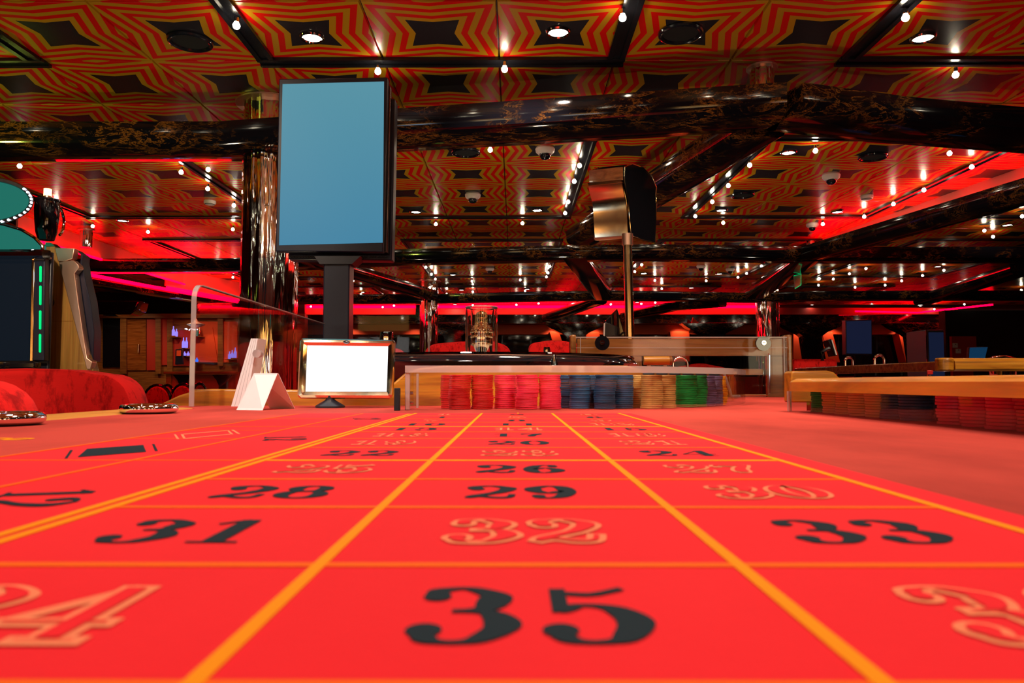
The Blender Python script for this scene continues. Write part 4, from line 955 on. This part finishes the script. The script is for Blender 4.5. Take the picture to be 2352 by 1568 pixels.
# chrome-poled back lit display
YG = 2.62
gd = empty('pole_display', tuple(PD(1445, 784, YG))[:2] + (TZ,), 'gold and black curved display head on a chrome pole behind the drop box', 'display')
c = PD(1449, 770, YG); ctop = PD(1441, 556, YG)
MB().cyl((c.x, YG, TZ), (ctop.x, YG, ctop.z), .0155, 28).build('pole', 'pole_gold', gd, smooth=True)
MB().cyl((ctop.x, YG, ctop.z-.012), (ctop.x, YG, ctop.z+.03), .020, 24).build('collar', 'copper', gd, smooth=True)
P0 = PD(1437, 480, YG-.02); dv = Vector((.72, .69, 0)).normalized(); nrm = Vector((dv.y, -dv.x, 0))
def sp_(px, py): d = ray(px, py); t_ = (P0-CL).dot(nrm)/d.dot(nrm); return CL + d*t_
ex = Vector((-.118, .045, 0))
side = [(1434, 384), (1452, 376), (1476, 384), (1497, 406), (1508, 430), (1506, 452), (1508, 466), (1505, 557), (1480, 552), (1449, 541), (1446, 500), (1443, 462), (1438, 440), (1434, 415)]
MB().prism([sp_(*p) for p in side], -nrm*.006).build('side_panel', 'black_gloss', gd, bevel=.001)
MB().prism([sp_(*p) - nrm*.007 + ex*.12 for p in side], ex*.72).build('core', 'black_gloss', gd)
MB().prism([sp_(*p) - nrm*.007 + ex*.86 for p in side], ex*.05).build('side_panel', 'black_gloss', gd, bevel=.001)
def strip_(pts, mat, name, off=.0, th=.004):
    a = [sp_(*p) - dv*off for p in pts]; rings = [[p + ex*.02, p + ex*.98, p + ex*.98 - dv*th, p + ex*.02 - dv*th] for p in a]
    return MB().loft(rings).build(name, mat, gd, smooth=True)
strip_([(1434, 384), (1434, 400), (1434.5, 414)], 'walnut', 'window_band', .004)
strip_([(1434.5, 414.5), (1436, 418), (1437.5, 422)], 'gold', 'gold_band', .010, .008)
strip_([(1434, 421), (1438, 440), (1441, 452), (1443.5, 465), (1445.5, 485), (1446.5, 505), (1448, 530), (1449, 541)], 'gold', 'curved_front', .006, .006)
strip_([(1449, 541.5), (1450, 545), (1452, 548)], 'copper', 'lower_band', .008, .01)
pts = [sp_(*p) + nrm*.0005 for p in side]; MB().tube(pts + [pts[0]], .0022, 6).build('edge_trim', 'gold', gd, smooth=True)
pts = [sp_(*p) + ex for p in side]; MB().tube(pts + [pts[0]], .0022, 6).build('edge_trim', 'gold', gd, smooth=True)
MB().prism([sp_(*p) + ex*.05 for p in [(1448, 542), (1504, 558), (1490, 556), (1452, 551)]], ex*.9).build('underside', 'walnut', gd)

# clear drop box panel with wooden back
db = empty('drop_box', (.55, 2.42, TZ), 'clear fronted wooden box screen with two round black locks', 'box')
Q = lambda x, y, Y=2.40: PD(x, y, Y)
fl = Q(1600, 912).z
def wb(x0, x1, y0, y1, nm='wood_panel', mat='walnut', Y=2.40, th=.018, bevel=0):
    a = Q(x0, y0, Y); b_ = Q(x1, y1, Y); zb = max(TZ, b_.z); return MB().box(a.x, b_.x, Y, Y+th, zb, a.z).build(nm, mat, db, bevel=bevel)
wb(1326, 1806, 778, 817); wb(1762, 1806, 818, 940); wb(1326, 1475, 818, 940); wb(1540, 1752, 847, 861, 'inner_shelf', 'oak_x', 2.43)
wb(1310, 1325, 768, 940, 'end_post', 'walnut', 2.375, .06, .006); wb(1807, 1824, 768, 940, 'end_post', 'walnut', 2.375, .06, .006)
a = Q(1322, 776, 2.345); b_ = Q(1810, 912, 2.345)
MB().box(a.x, b_.x, 2.345, 2.350, TZ, a.z).build('clear_front', 'acrylic', db)
MB().box(a.x, b_.x, 2.343, 2.366, a.z+.0005, a.z+.004).build('clear_top', 'acrylic_edge', db)
MB().box(a.x, b_.x, 2.340, 2.3445, Q(0, 799, 2.34).z, Q(0, 798, 2.34).z).build('scored_line', 'acrylic_edge', db)
for x in (1333, 1800): q = Q(x, 784, 2.344); MB().box(q.x-.0012, q.x+.0012, 2.3405, 2.3445, TZ, a.z).build('clear_rib', 'acrylic_edge', db)
for i, (x, y) in enumerate(((1382, 788), (1750.5, 789))):
    q = Q(x, y, 2.343); k = MB().cyl((q.x, 2.3435, q.z), (q.x, 2.329, q.z), .0232, 36).build('lock', 'black_gloss', db, smooth=True)
    MB().cyl((q.x, 2.3285, q.z+.002), (q.x, 2.325, q.z+.002), .0075, 20).build('key_barrel', 'chrome', k, smooth=True)
    MB().box(q.x-.004, q.x+.004, 2.3240, 2.3248, q.z+.001, q.z+.003).build('keyhole', 'black_matte', k)
tr = [Q(1764, 812, 2.338), Q(1768, 815, 2.338), Q(1768, 902, 2.338), Q(1762, 908, 2.338), Q(1676, 908, 2.338)]
MB().tube(tr, .0016, 6).build('window_trim', 'chrome', db)
# clear box and handle things between wheel and drop box
def arch(px, py, rpx, Y, zb, label, tube=.0032, name='carry_handle', axis='Y'):
    c = PD(px, py, Y); r = rpx/1700*Y; t = empty(name, (c.x, Y, zb), label, 'handle')
    pts = [(c.x-r, Y, zb), (c.x-r, Y, c.z)] + [(c.x+r*math.cos(R(180-15*k)), Y, c.z+r*math.sin(R(15*k))) for k in range(1, 12)] + [(c.x+r, Y, c.z), (c.x+r, Y, zb)]
    MB().tube(pts, tube, 10).build('hoop', 'chrome', t, smooth=True)
    MB().lathe((c.x-r, Y, zb), [(.008, 0), (.008, .003), (.004, .005)], 12).build('foot', 'chrome', t); MB().lathe((c.x+r, Y, zb), [(.008, 0), (.008, .003), (.004, .005)], 12).build('foot', 'chrome', t)
arch(1563, 837, 16.5, 1.95, TZ, 'chrome hoop handle standing behind the clear chip tray')
c = PD(1478, 828, 2.14); c2 = PD(1543, 828, 2.14)
t = empty('wooden_roller', (c.x, 2.14, TZ), 'short light wooden roller right of the roulette wheel', 'roller')
MB().cyl((c.x, 2.14, c.z), (c2.x-.008, 2.14, c.z), .0125, 24).build('barrel', 'oak_x', t, smooth=True)
MB().cyl((c2.x-.0078, 2.14, c.z), (c2.x, 2.14, c.z), .0130, 24).build('end_cap', 'walnut', t, smooth=True)
MB().box(c.x+.01, c.x+.02, 2.135, 2.145, TZ, c.z-.0125).build('support', 'walnut', t); MB().box(c2.x-.025, c2.x-.015, 2.135, 2.145, TZ, c.z-.0125).build('support', 'walnut', t)
ra = PD(1470, 856, 1.72); rb = PD(1648, 856, 1.72)
t = empty('marker_rack', ((ra.x+rb.x)/2, 1.72, TZ), 'low dark rack carrying a row of single colour chips', 'rack')
MB().box(ra.x, rb.x, 1.70, 1.745, TZ, ra.z).build('body', 'black_satin', t, bevel=.002)
for i in range(7): xx = ra.x + (rb.x-ra.x)*i/6; MB().box(xx-.002, xx+.002, 1.69, 1.6985, TZ, ra.z+.004).build('divider', 'walnut', t)
for i, (x, col) in enumerate(((1480, 'pink'), (1510, 'blue'), (1540, 'red'), (1570, 'green'), (1600, 'purple'), (1628, 'orange'))):
    q = PD(x, 850, 1.722); o = bpy.data.objects.new('marker_chip', CM[col]); COL.objects.link(o); o.location = (q.x, 1.722, ra.z); o.scale = (.47, .47, 1)
    tag(o, 'single %s chip lying on the low dark rack behind the tray' % col, 'chip', 'chips on the low rack')
t = empty('clear_scoop', tuple(PZ(1678, 912, TZ)), 'small clear acrylic holder at the right end of the chip tray', 'holder')
p = PZ(1678, 915, TZ)
MB().tube([PD(1663, 858, p.y), PD(1668, 872, p.y), PD(1676, 895, p.y), (PD(1680, 902, p.y)[0], p.y, TZ+.006), (PD(1700, 903, p.y)[0], p.y, TZ+.006)], .0045, 8).build('bent_rod', 'acrylic_edge', t, smooth=True)
MB().lathe((p.x-.01, p.y+.05, TZ), [(.001, 0), (.022, 0), (.022, .06), (.020, .06), (.020, .003), (.001, .003)], 28).build('cup', 'acrylic', t, smooth=True)
MB().torus((p.x-.01, p.y+.05, TZ+.06), .021, .0016, 28, 6).build('cup_rim', 'chrome', t, smooth=True)

# ================================================================== CHAIRS
def chair(px_right, Y, width, ztop, label, rot=0, depth=.09, xc=None, r=.09):
    x1 = PD(px_right, 860, Y).x; xc = x1 - width/2 if xc is None else xc
    t = empty('casino_chair', (xc, Y, 0), label, 'chair', 'red velvet casino chairs'); t.rotation_euler.z = 0
    w = width/2; n = 9; rings = []
    def outline(sh, y, bulge=0):
        pts = [(-w+sh*.3, .48), (w-sh*.3, .48)]
        pts += [(w-sh-r+r*math.cos(a)+.0, ztop-sh-r*.8+r*.8*math.sin(a)) for a in [R(10*k) for k in range(10)]]
        pts += [(w-sh-r - (2*(w-sh-r))*k/12, ztop-sh+.012*math.sin(math.pi*k/12)) for k in range(1, 12)]
        pts += [(-w+sh+r-r*math.sin(a), ztop-sh-r*.8+r*.8*math.cos(a)) for a in [R(10*k) for k in range(10)]]
        cs, sn = math.cos(R(rot)), math.sin(R(rot))
        return [(xc + x*cs - (y+.04*(x/w)**2)*sn, Y + x*sn + (y-.03*(x/w)**2)*cs, z) for x, z in pts]
    MB().loft([outline(.03, 0), outline(.008, .006), outline(0, .022), outline(0, depth-.022), outline(.008, depth-.006), outline(.03, depth)]).build('backrest', 'velvet', t, smooth=True)
    q = outline(.0, depth*.5); 
    MB().tube([Vector(p) + Vector((0, 0, .001)) for p in q[2:]], .004, 6).build('piping', 'velvet', t, smooth=True)
    cs, sn = math.cos(R(rot)), math.sin(R(rot)); T = lambda x, y, z: (xc + x*cs - y*sn, Y + x*sn + y*cs, z)
    MB().prism([T(-w*.9, -.42, .55), T(w*.9, -.42, .55), T(w*.9, -.02, .55), T(-w*.9, -.02, .55)], (0, 0, .09)).build('seat', 'velvet', t, bevel=.03, segs=3)
    for a in (-1, 1):
        for yy in (-.38, .0): MB().cyl(T(a*w*.75, yy, .55), T(a*w*.85, yy, 0), .018, 10, .013).build('leg', 'black_metal', t)
    return t
# big near chair at left (stands beside the table, back towards it)
NX = PD(302, 900, 1.62).x
ch1 = empty('casino_chair', (NX-.30, 1.62, 0), 'big red velvet chair back at the left table edge', 'chair', 'red velvet casino chairs')
def back_loft(xr, w, ytop, Y, zt, dpt, t, name='backrest', zl=.45):
    rings = []
    for k, (sh, yo) in enumerate([(.012, 0), (.003, .004), (0, .012), (0, dpt-.012), (.003, dpt-.004), (.012, dpt)]):
        pts = [(xr+.02-sh, zl)]
        pts += [(xr+.012-sh, zl+.25), (xr-.0005-sh, zt-.085)]
        rr_ = .075
        pts += [(xr-rr_-.006 + rr_*math.cos(a)-sh, zt-.012-rr_*.8+rr_*.8*math.sin(a)-sh*.5) for a in [R(15*k_) for k_ in range(1, 7)]]
        pts += [(xr-.14-sh, zt-.003-sh*.5), (xr-.24, zt-sh*.5), (xr-w+.1, zt-.002-sh*.5), (xr-w+.03+sh, zt-.012-sh*.5), (xr-w+sh, zt-.06), (xr-w+sh, zl)]
        rings.append([(x, Y+yo, z) for x, z in pts])
    return MB().loft(rings).build(name, 'velvet', t, smooth=True)
zt_ = PD(120, 845, 1.62).z
back_loft(NX, .41, 0, 1.62, zt_, .09, ch1)
MB().box(NX-.40, NX-.02, 1.24, 1.60, .46, .56).build('seat', 'velvet', ch1, bevel=.03)
for a in (-.37, -.05):
    for yy in (1.28, 1.66): MB().cyl((NX+a, yy, .46), (NX+a, yy, 0), .018, 10, .013).build('leg', 'black_metal', ch1)
ch2 = empty('casino_chair', (NX-.40, 1.06, 0), 'red velvet chair cut off by the left picture edge', 'chair', 'red velvet casino chairs')
x2 = PD(18, 900, 1.05).x
back_loft(x2, .40, 0, 1.05, PD(5, 852, 1.05).z, .09, ch2)
MB().box(x2-.38, x2-.03, .66, 1.03, .46, .56).build('seat', 'velvet', ch2, bevel=.03)
for a in (-.4, -.06):
    for yy in (.70, 1.07): MB().cyl((x2+a, yy, .46), (x2+a, yy, 0), .018, 10, .013).build('leg', 'black_metal', ch2)
zc = lambda y, Y: PD(1182, y, Y).z
chair(942, 5.0, .50, zc(800, 5.0), 'red chair back left of the far mirrored column, behind the framed screen', rot=18)
chair(1168, 4.6, .55, zc(789, 4.6), 'wide red chair back behind the clear cylinder', rot=-12)
chair(1330, 4.3, .30, zc(787, 4.3), 'red chair back left of the clear drop box', rot=-6, r=.05)
chair(1168, 5.4, .20, zc(790, 5.4), 'narrow red chair back at the right of the clear cylinder', rot=30)
chair(1700, 3.5, .34, zc(842, 3.5), 'red chair seen through the clear drop box', rot=10)
# low red sofas at the right
def sofa(x0, x1, y, Y, label):
    a = PD(x0, y, Y); b_ = PD(x1, y, Y); t = empty('sofa', ((a.x+b_.x)/2, Y, 0), label, 'sofa')
    MB().box(a.x, b_.x, Y, Y+.18, .3, a.z).build('backrest', 'velvet', t, bevel=.03, segs=3)
    MB().box(a.x+.02, b_.x-.02, Y+.185, Y+.7, .1, .45).build('seat', 'velvet', t, bevel=.03); MB().box(a.x+.05, b_.x-.05, Y+.1, Y+.65, 0, .098).build('plinth', 'black_matte', t)
sofa(1823, 1925, 824, 6.4, 'low red sofa behind the right walnut board')
sofa(2130, 2170, 815, 6.6, 'red seat back beside the navy cabinet')

# ================================================================== SECOND TABLE (right)
s2 = empty('gaming_table', (2.4, 3.3, 0), 'second gaming table with oak and walnut rails at the right', 'table')
W0 = PD(2158, 822, 2.8); 
tb2 = PD(2158, 852, 2.8)
L4 = PD(1824, 840, 4.1)
MB().prism([(L4.x, 4.1, tb2.z), (W0.x, 2.8, tb2.z), (W0.x+.03, 2.8, tb2.z), (L4.x+.03, 4.1, tb2.z)], (0, 0, W0.z-tb2.z-.012)).build('side_board', 'walnut', s2, bevel=.004)
MB().cyl((W0.x+.012, 2.79, tb2.z-.001), (W0.x+.012, 2.79, W0.z), .032, 28).build('round_corner', 'oak_x', s2, smooth=True, bevel=.006)
zc0 = (W0.z+tb2.z)/2; hh = (W0.z-tb2.z)/2
MB().loft([[(x, 2.76+a, zc0+b_) for a, b_ in [(0, -hh*.7), (.01, -hh), (.10, -hh), (.11, 0), (.10, hh*.97), (.05, hh), (.02, hh*.9), (.004, hh*.5), (0, 0)]] for x in (W0.x+.035, 4.6)]).build('front_rail', 'oak_x', s2, smooth=True)
MB().prism([(L4.x+.05, 4.1, .80), (W0.x+.06, 2.86, .80), (4.6, 2.86, .80), (4.6, 4.1, .80)], (0, 0, .075)).build('felt_top', 'felt', s2)
MB().prism([(L4.x+.30, 4.0, 0), (W0.x+.30, 3.05, 0), (4.4, 3.05, 0), (4.4, 4.0, 0)], (0, 0, .799)).build('body', 'black_satin', s2)
for k in range(5): MB().box(W0.x+.35+k*.42, W0.x+.47+k*.42, 3.0, 3.04, 0, .79).build('leg', 'red_wall' if k % 2 else 'walnut', s2)
kp = PD(2136, 865, 2.79); t = empty('key_loop', tuple(kp), 'small red key tag with a gold loop hanging under the walnut board', 'key tag')
MB().box(kp.x-.012, kp.x+.01, 2.785, 2.79, kp.z+.008, kp.z+.024).build('tag', 'chip_red', t, bevel=.002); MB().torus((kp.x-.002, 2.787, kp.z-.004), .010, .0015, 20, 6, axis='Y').build('ring', 'gold', t, smooth=True)
arch(1950, 829, 8.5, 3.6, W0.z-.02, 'left of two small chrome hoops on the second table', .006)
arch(2020, 826, 11, 3.3, W0.z-.02, 'right of two small chrome hoops on the second table', .006)
t = empty('chrome_bell', tuple(PD(2302, 820, 2.95)), 'low chrome fitting on the oak rail at far right', 'fitting'); q = PD(2302, 817, 2.95)
MB().lathe((q.x, 2.95, .875), [(.03, 0), (.045, .01), (.05, q.z-.875-.01), (.03, q.z-.875), (.001, q.z-.875+.002)], 24).build('dome', 'chrome', t, smooth=True)
MB().torus((q.x, 2.95, .885), .05, .005, 24, 6).build('rim', 'chrome', t, smooth=True)
# swivel display on second table
q = PD(1907, 835, 3.7); t = empty('swivel_display', (q.x-.05, 3.7, .875), 'small thin display on a bent black arm at the second table', 'display')
MB().lathe((q.x-.10, 3.7, .875), [(.03, 0), (.03, .01), (.012, .018)], 16).build('base', 'gunmetal', t, smooth=True)
MB().tube([PD(1889, 828, 3.7), PD(1889, 808, 3.7), PD(1898, 802, 3.7), PD(1906, 800, 3.7)], .010, 8).build('arm', 'black_metal', t, smooth=True)
MB().prism([PD(1902, 780, 3.7), PD(1909, 778, 3.7), PD(1924, 816, 3.7), PD(1917, 818, 3.7)], (.02, .12, 0)).build('panel', 'black_gloss', t, bevel=.003)
MB().prism([PD(1909.5, 780, 3.698), PD(1912, 780, 3.698), PD(1923, 814, 3.698), PD(1920, 815, 3.698)], (0, .001, 0)).build('lit_edge', 'white_plastic', t)
# dark navy hanging display, cabinet, laptop
def flat_disp(px, Y, th, mat, name, label, cat, legs=None, frame='black_satin'):
    P4 = [PD(x, y, Y) for x, y in px]; cxx = sum(p.x for p in P4)/4
    t = empty(name, (cxx, Y, 0), label, cat)
    MB().prism(P4, (0, th, 0)).build('case', frame, t, bevel=.004)
    cc = sum(P4, Vector())/4; MB().prism([cc + (p-cc)*.93 + Vector((0, -.002, 0)) for p in P4], (0, .001, 0)).build('display', mat, t)
    zl = min(p.z for p in P4)
    MB().box(cxx-.03, cxx+.03, Y+th*.3, Y+th*.7, 0, zl).build('post', 'black_metal', t); MB().box(cxx-.15, cxx+.15, Y, Y+.25, 0, .02).build('base_plate', 'black_metal', t)
flat_disp([(1942, 735), (2003, 733), (2004, 815), (1943, 814)], 7.0, .08, 'screen_dimblue', 'navy_display', 'dark navy portrait display standing beyond the second table', 'display', frame='navy')
flat_disp([(2226, 797), (2270, 796), (2263, 824), (2224, 824)], 6.2, .03, 'screen_dimteal', 'blue_monitor', 'dim blue monitor low beyond the oak rail at far right', 'monitor')
a = PD(2129, 757, 5.6); b_ = PD(2168, 757, 5.6); t = empty('game_cabinet', ((a.x+b_.x)/2, 5.6, 0), 'boxy navy cabinet with steel side beyond the second table', 'cabinet')
MB().box(a.x, b_.x, 5.6, 5.9, .2, a.z).build('body', 'black_satin', t, bevel=.006)
MB().box(a.x+.01, b_.x-.01, 5.59, 5.598, .8, a.z-.02).build('display', 'screen_dimblue', t)
q = PD(2108, 760, 5.9); MB().prism([(a.x-.004, 5.6, .2), (q.x, 5.95, .2), (q.x, 5.95, q.z), (a.x-.004, 5.6, a.z)], (.002, .004, 0)).build('side_panel', 'gunmetal', t)
MB().box(a.x-.010, a.x-.003, 5.592, 5.60, .2, a.z).build('corner_trim', 'chrome', t); MB().box(a.x+.02, b_.x-.02, 5.62, 5.88, 0, .2).build('plinth', 'black_matte', t)
# small black monitors by the pole
t = empty('dealer_monitor', tuple(PD(1405, 770, 2.8))[:2] + (TZ,), 'black tilted dealer monitor pair left of the chrome pole', 'monitor')
MB().prism([PD(x, y, 2.80) for x, y in [(1392, 735), (1418, 708), (1422, 722), (1436, 772), (1398, 772)]], (0, .03, 0)).build('rear_case', 'black_gloss', t, bevel=.003)
MB().prism([PD(x, y, 2.74) for x, y in [(1388, 741), (1392, 740), (1423, 751), (1424, 772), (1387, 772)]], (0, .03, 0)).build('case', 'black_metal', t, bevel=.002)
MB().prism([PD(x, y, 2.735) for x, y in [(1387, 742), (1390, 741), (1389, 772), (1386, 772)]], (0, .003, 0)).build('lit_edge', 'white_plastic', t)
q = PD(1408, 772, 2.77); MB().box(q.x-.03, q.x+.03, 2.75, 2.82, TZ, q.z).build('base', 'black_metal', t)
cbl = [PD(1424, 770, 2.73), PD(1430, 764, 2.73), PD(1437, 764, 2.73), PD(1442, 771, 2.73), PD(1444, 790, 2.73)]
tag(MB().tube(cr([tuple(p) for p in cbl], 5) if 0 else cbl, .004, 6).build('cable', 'black_matte', smooth=True), 'short black cable looped at the foot of the chrome pole', 'cable')
# a ledge behind the drop box carries the far things
o = MB().box(.1, 1.0, 2.52, 2.95, TZ-.03, TZ).build('rear_ledge', 'oak_x'); tag(o, 'wooden ledge behind the clear drop box', 'ledge')
o = MB().box(.15, .95, 2.6, 2.9, 0, TZ-.031).build('base', 'black_satin', o)
tag(MB().sphere(tuple(PD(1012, 803, 8.0)), .05, 12).build('ball_light', emis('dim_ball', (.25, .45, .05), 1), smooth=True), 'dim green yellow round light behind the clear guard screen', 'lamp')
MB().cyl(tuple(PD(1012, 813, 8.0)), (PD(1012, 803, 8.0).x, 8.0, 0), .012, 8).build('pole', 'black_metal', bpy.data.objects['ball_light'])

# ================================================================== SLOT MACHINE (left)
YM = 2.6
sm = empty('slot_machine', tuple(PD(40, 784, YM))[:2] + (0,), 'slot machine with dark screen and green light bars at the left edge', 'slot machine')
Z = lambda y, Y=YM: PD(0, y, Y).z
X_ = lambda x, Y=YM: PD(x, 784, Y).x
def sp(px, Y, th, mat, name, par=sm, bevel=0, lab=None): return MB().prism([PD(x, y, Y) for x, y in px], (0, th, 0)).build(name, mat, par, bevel=bevel, label=lab)
XL = X_(-260)
MB().box(XL, X_(101), YM+.03, YM+.045, .0, Z(575)).build('cabinet', 'black_satin', sm, bevel=.006)
MB().box(XL, X_(101)*3.08/2.6, YM+.046, YM+.45, .0, Z(580)).build('rear_case', 'black_satin', sm)
sp([(-240, 590), (72, 594), (66, 828), (-240, 828)], YM+.012, .012, 'screen_navy', 'display')
sp([(72, 592), (80, 592), (76, 830), (67, 830)], YM+.004, .02, 'gold', 'display_trim', bevel=.003)
sp([(78, 590), (103, 592), (101, 828), (75, 828)], YM, .028, 'navy', 'light_panel', bevel=.003)
for i, (a, b_) in enumerate(((610, 648), (655, 701), (712, 757), (766, 810))):
    f = (a-610)/200; xx = 92.5-f*1.5
    o = sp([(xx-2.6, a+2), (xx, a), (xx+2.6, a+2), (xx+2.2, b_-2), (xx, b_), (xx-2.6, b_-2)], YM-.004, .003, 'led_green', 'light_bar', bevel=.001)
MB().loft([[(x, YM-.03+a, Z(585)+b_) for a, b_ in [(0, -.008), (.0, .006), (.01, .016), (.05, .018), (.05, -.014), (.01, -.014)]] for x in (XL, X_(101))]).build('cornice', 'chrome', sm, smooth=True)
MB().box(XL, X_(100), YM-.015, YM+.028, Z(592), Z(588)).build('cornice_strip', 'copper', sm)
MB().box(XL, X_(98), YM-.04, YM+.0, Z(846), Z(832)).build('button_deck', 'marble_gold', sm, bevel=.004)
cres = [(-240, 500), (-120, 503), (-40, 508), (10, 516), (50, 528), (80, 546), (98, 565), (98, 574), (-240, 572)]
sp(cres, YM, .02, 'screen_teal', 'top_panel'); 
MB().tube([PD(x, y, YM-.004) for x, y in cres[:8]], .006, 8).build('panel_trim', 'chrome', sm, smooth=True)
cx_, cy2 = -40, 461
def ev(rx, ry, Y): return [PD(cx_+rx*math.cos(2*math.pi*i/48), cy2+ry*math.sin(2*math.pi*i/48), Y) for i in range(48)]
MB().loft([ev(118, 57, YM-.02), ev(118, 57, YM+.12)]).build('topper', 'gunmetal', sm, smooth=True)
MB().loft([ev(106, 46, YM-.026), ev(106, 46, YM-.0205)]).build('topper_screen', 'screen_teal', sm)
o = MB().loft([ev(118, 57, YM-.021), ev(116, 55, YM-.030), ev(108, 48, YM-.030), ev(106, 46, YM-.024)], caps=False).build('topper_rim', 'gunmetal', sm, smooth=True)
for i in range(22):
    a = R(-32 + i*9.0); p = PD(cx_+112*math.cos(a), cy2+51.5*math.sin(a), YM-.034)
    if p.x > X_(-80): MB().sphere(tuple(p), .0042, 8).build('rim_light', 'led_white', o, smooth=True)
# round black drum behind topper with candle
dq = PD(92, 500, YM+.16)
MB().lathe((dq.x, YM+.2, Z(547, YM+.16)), [(.028, 0), (.036, .03), (.041, .08), (.043, .12), (.042, .148), (.046, .150), (.046, .157), (.030, .16)], 32).build('drum', 'black_gloss', sm, smooth=True)
MB().torus((dq.x-.028, YM+.19, Z(500, YM+.16)), .072, .004, 32, 8, a0=-.5, a1=2.2, axis='X').build('drum_hoop', 'chrome', sm, smooth=True)
MB().torus((dq.x+.032, YM+.19, Z(500, YM+.16)), .066, .005, 32, 8, a0=-.9, a1=2.0, axis='X').build('drum_hoop', 'chrome', sm, smooth=True)
cz_ = Z(450, YM+.16); cb = MB().cyl((dq.x, YM+.2, cz_-.006), (dq.x, YM+.2, cz_+.010), .012, 20).build('candle_base', 'copper', sm, smooth=True)
for a, b_ in ((.0105, .022), (.0235, .037)): MB().cyl((dq.x, YM+.2, cz_+a), (dq.x, YM+.2, cz_+b_), .0135, 20).build('candle_lamp', 'candle', sm, smooth=True)
# flared wooden side wing with metal edge
wg = empty('machine_wing', tuple(PD(150, 784, YM+.14))[:2] + (0,), 'wood veneered slanted side panel with copper coloured edge beside the slot machine', 'panel')
Yw = YM + .12
def ext(px, Y):   # polygon continued down to the floor
    q = [PD(x, y, Y) for x, y in px]; return q
w_ = ext([(103, 566), (126, 566), (214, 850)], Yw); w_ += [Vector((w_[2].x+.02, Yw, .25)), Vector((w_[0].x, Yw, .25))]
MB().prism(w_, (0, .04, 0)).build('veneer', 'teak_z', wg)
sp([(104, 556), (116, 557), (126, 565), (103, 566)], Yw-.002, .042, 'gold', 'top_cap', wg)
a = PD(104, 700, Yw); b_ = PD(165, 700, Yw); MB().box(a.x, PD(168, 737, Yw).x, Yw-.0008, Yw-.0002, Z(737.6, Yw), Z(736.8, Yw)).build('veneer_seam', 'walnut', wg)
sp([(125, 568), (171, 570), (167, 594), (146, 601), (133, 600)], Yw-.012, .03, 'copper', 'metal_edge', wg, .002)
sp([(134, 602), (152, 599), (168, 597), (180, 608), (182, 615), (171, 628), (181, 700), (193, 780), (200, 822), (212, 831), (207, 848), (199, 848), (180, 775), (160, 700)], Yw-.012, .03, 'copper', 'metal_edge', wg, .002)
sp([(171, 572), (186, 586), (183, 606), (181, 612), (173, 628), (183, 700), (195, 780), (201, 826), (214, 830), (216, 760), (207, 690), (195, 640), (188, 600), (190, 586)], Yw+.02, .05, 'navy', 'dark_flank', wg, .003)
c = PD(110, 694, Yw-.01); MB().cyl((c.x, Yw-.0, c.z), (c.x, Yw-.02, c.z), .018, 24).build('knob', 'black_satin', wg, smooth=True)
MB().box(w_[0].x, w_[2].x+.03, Yw-.01, Yw+.10, 0, .249).build('plinth', 'black_matte', wg)

S.frame_set(1)
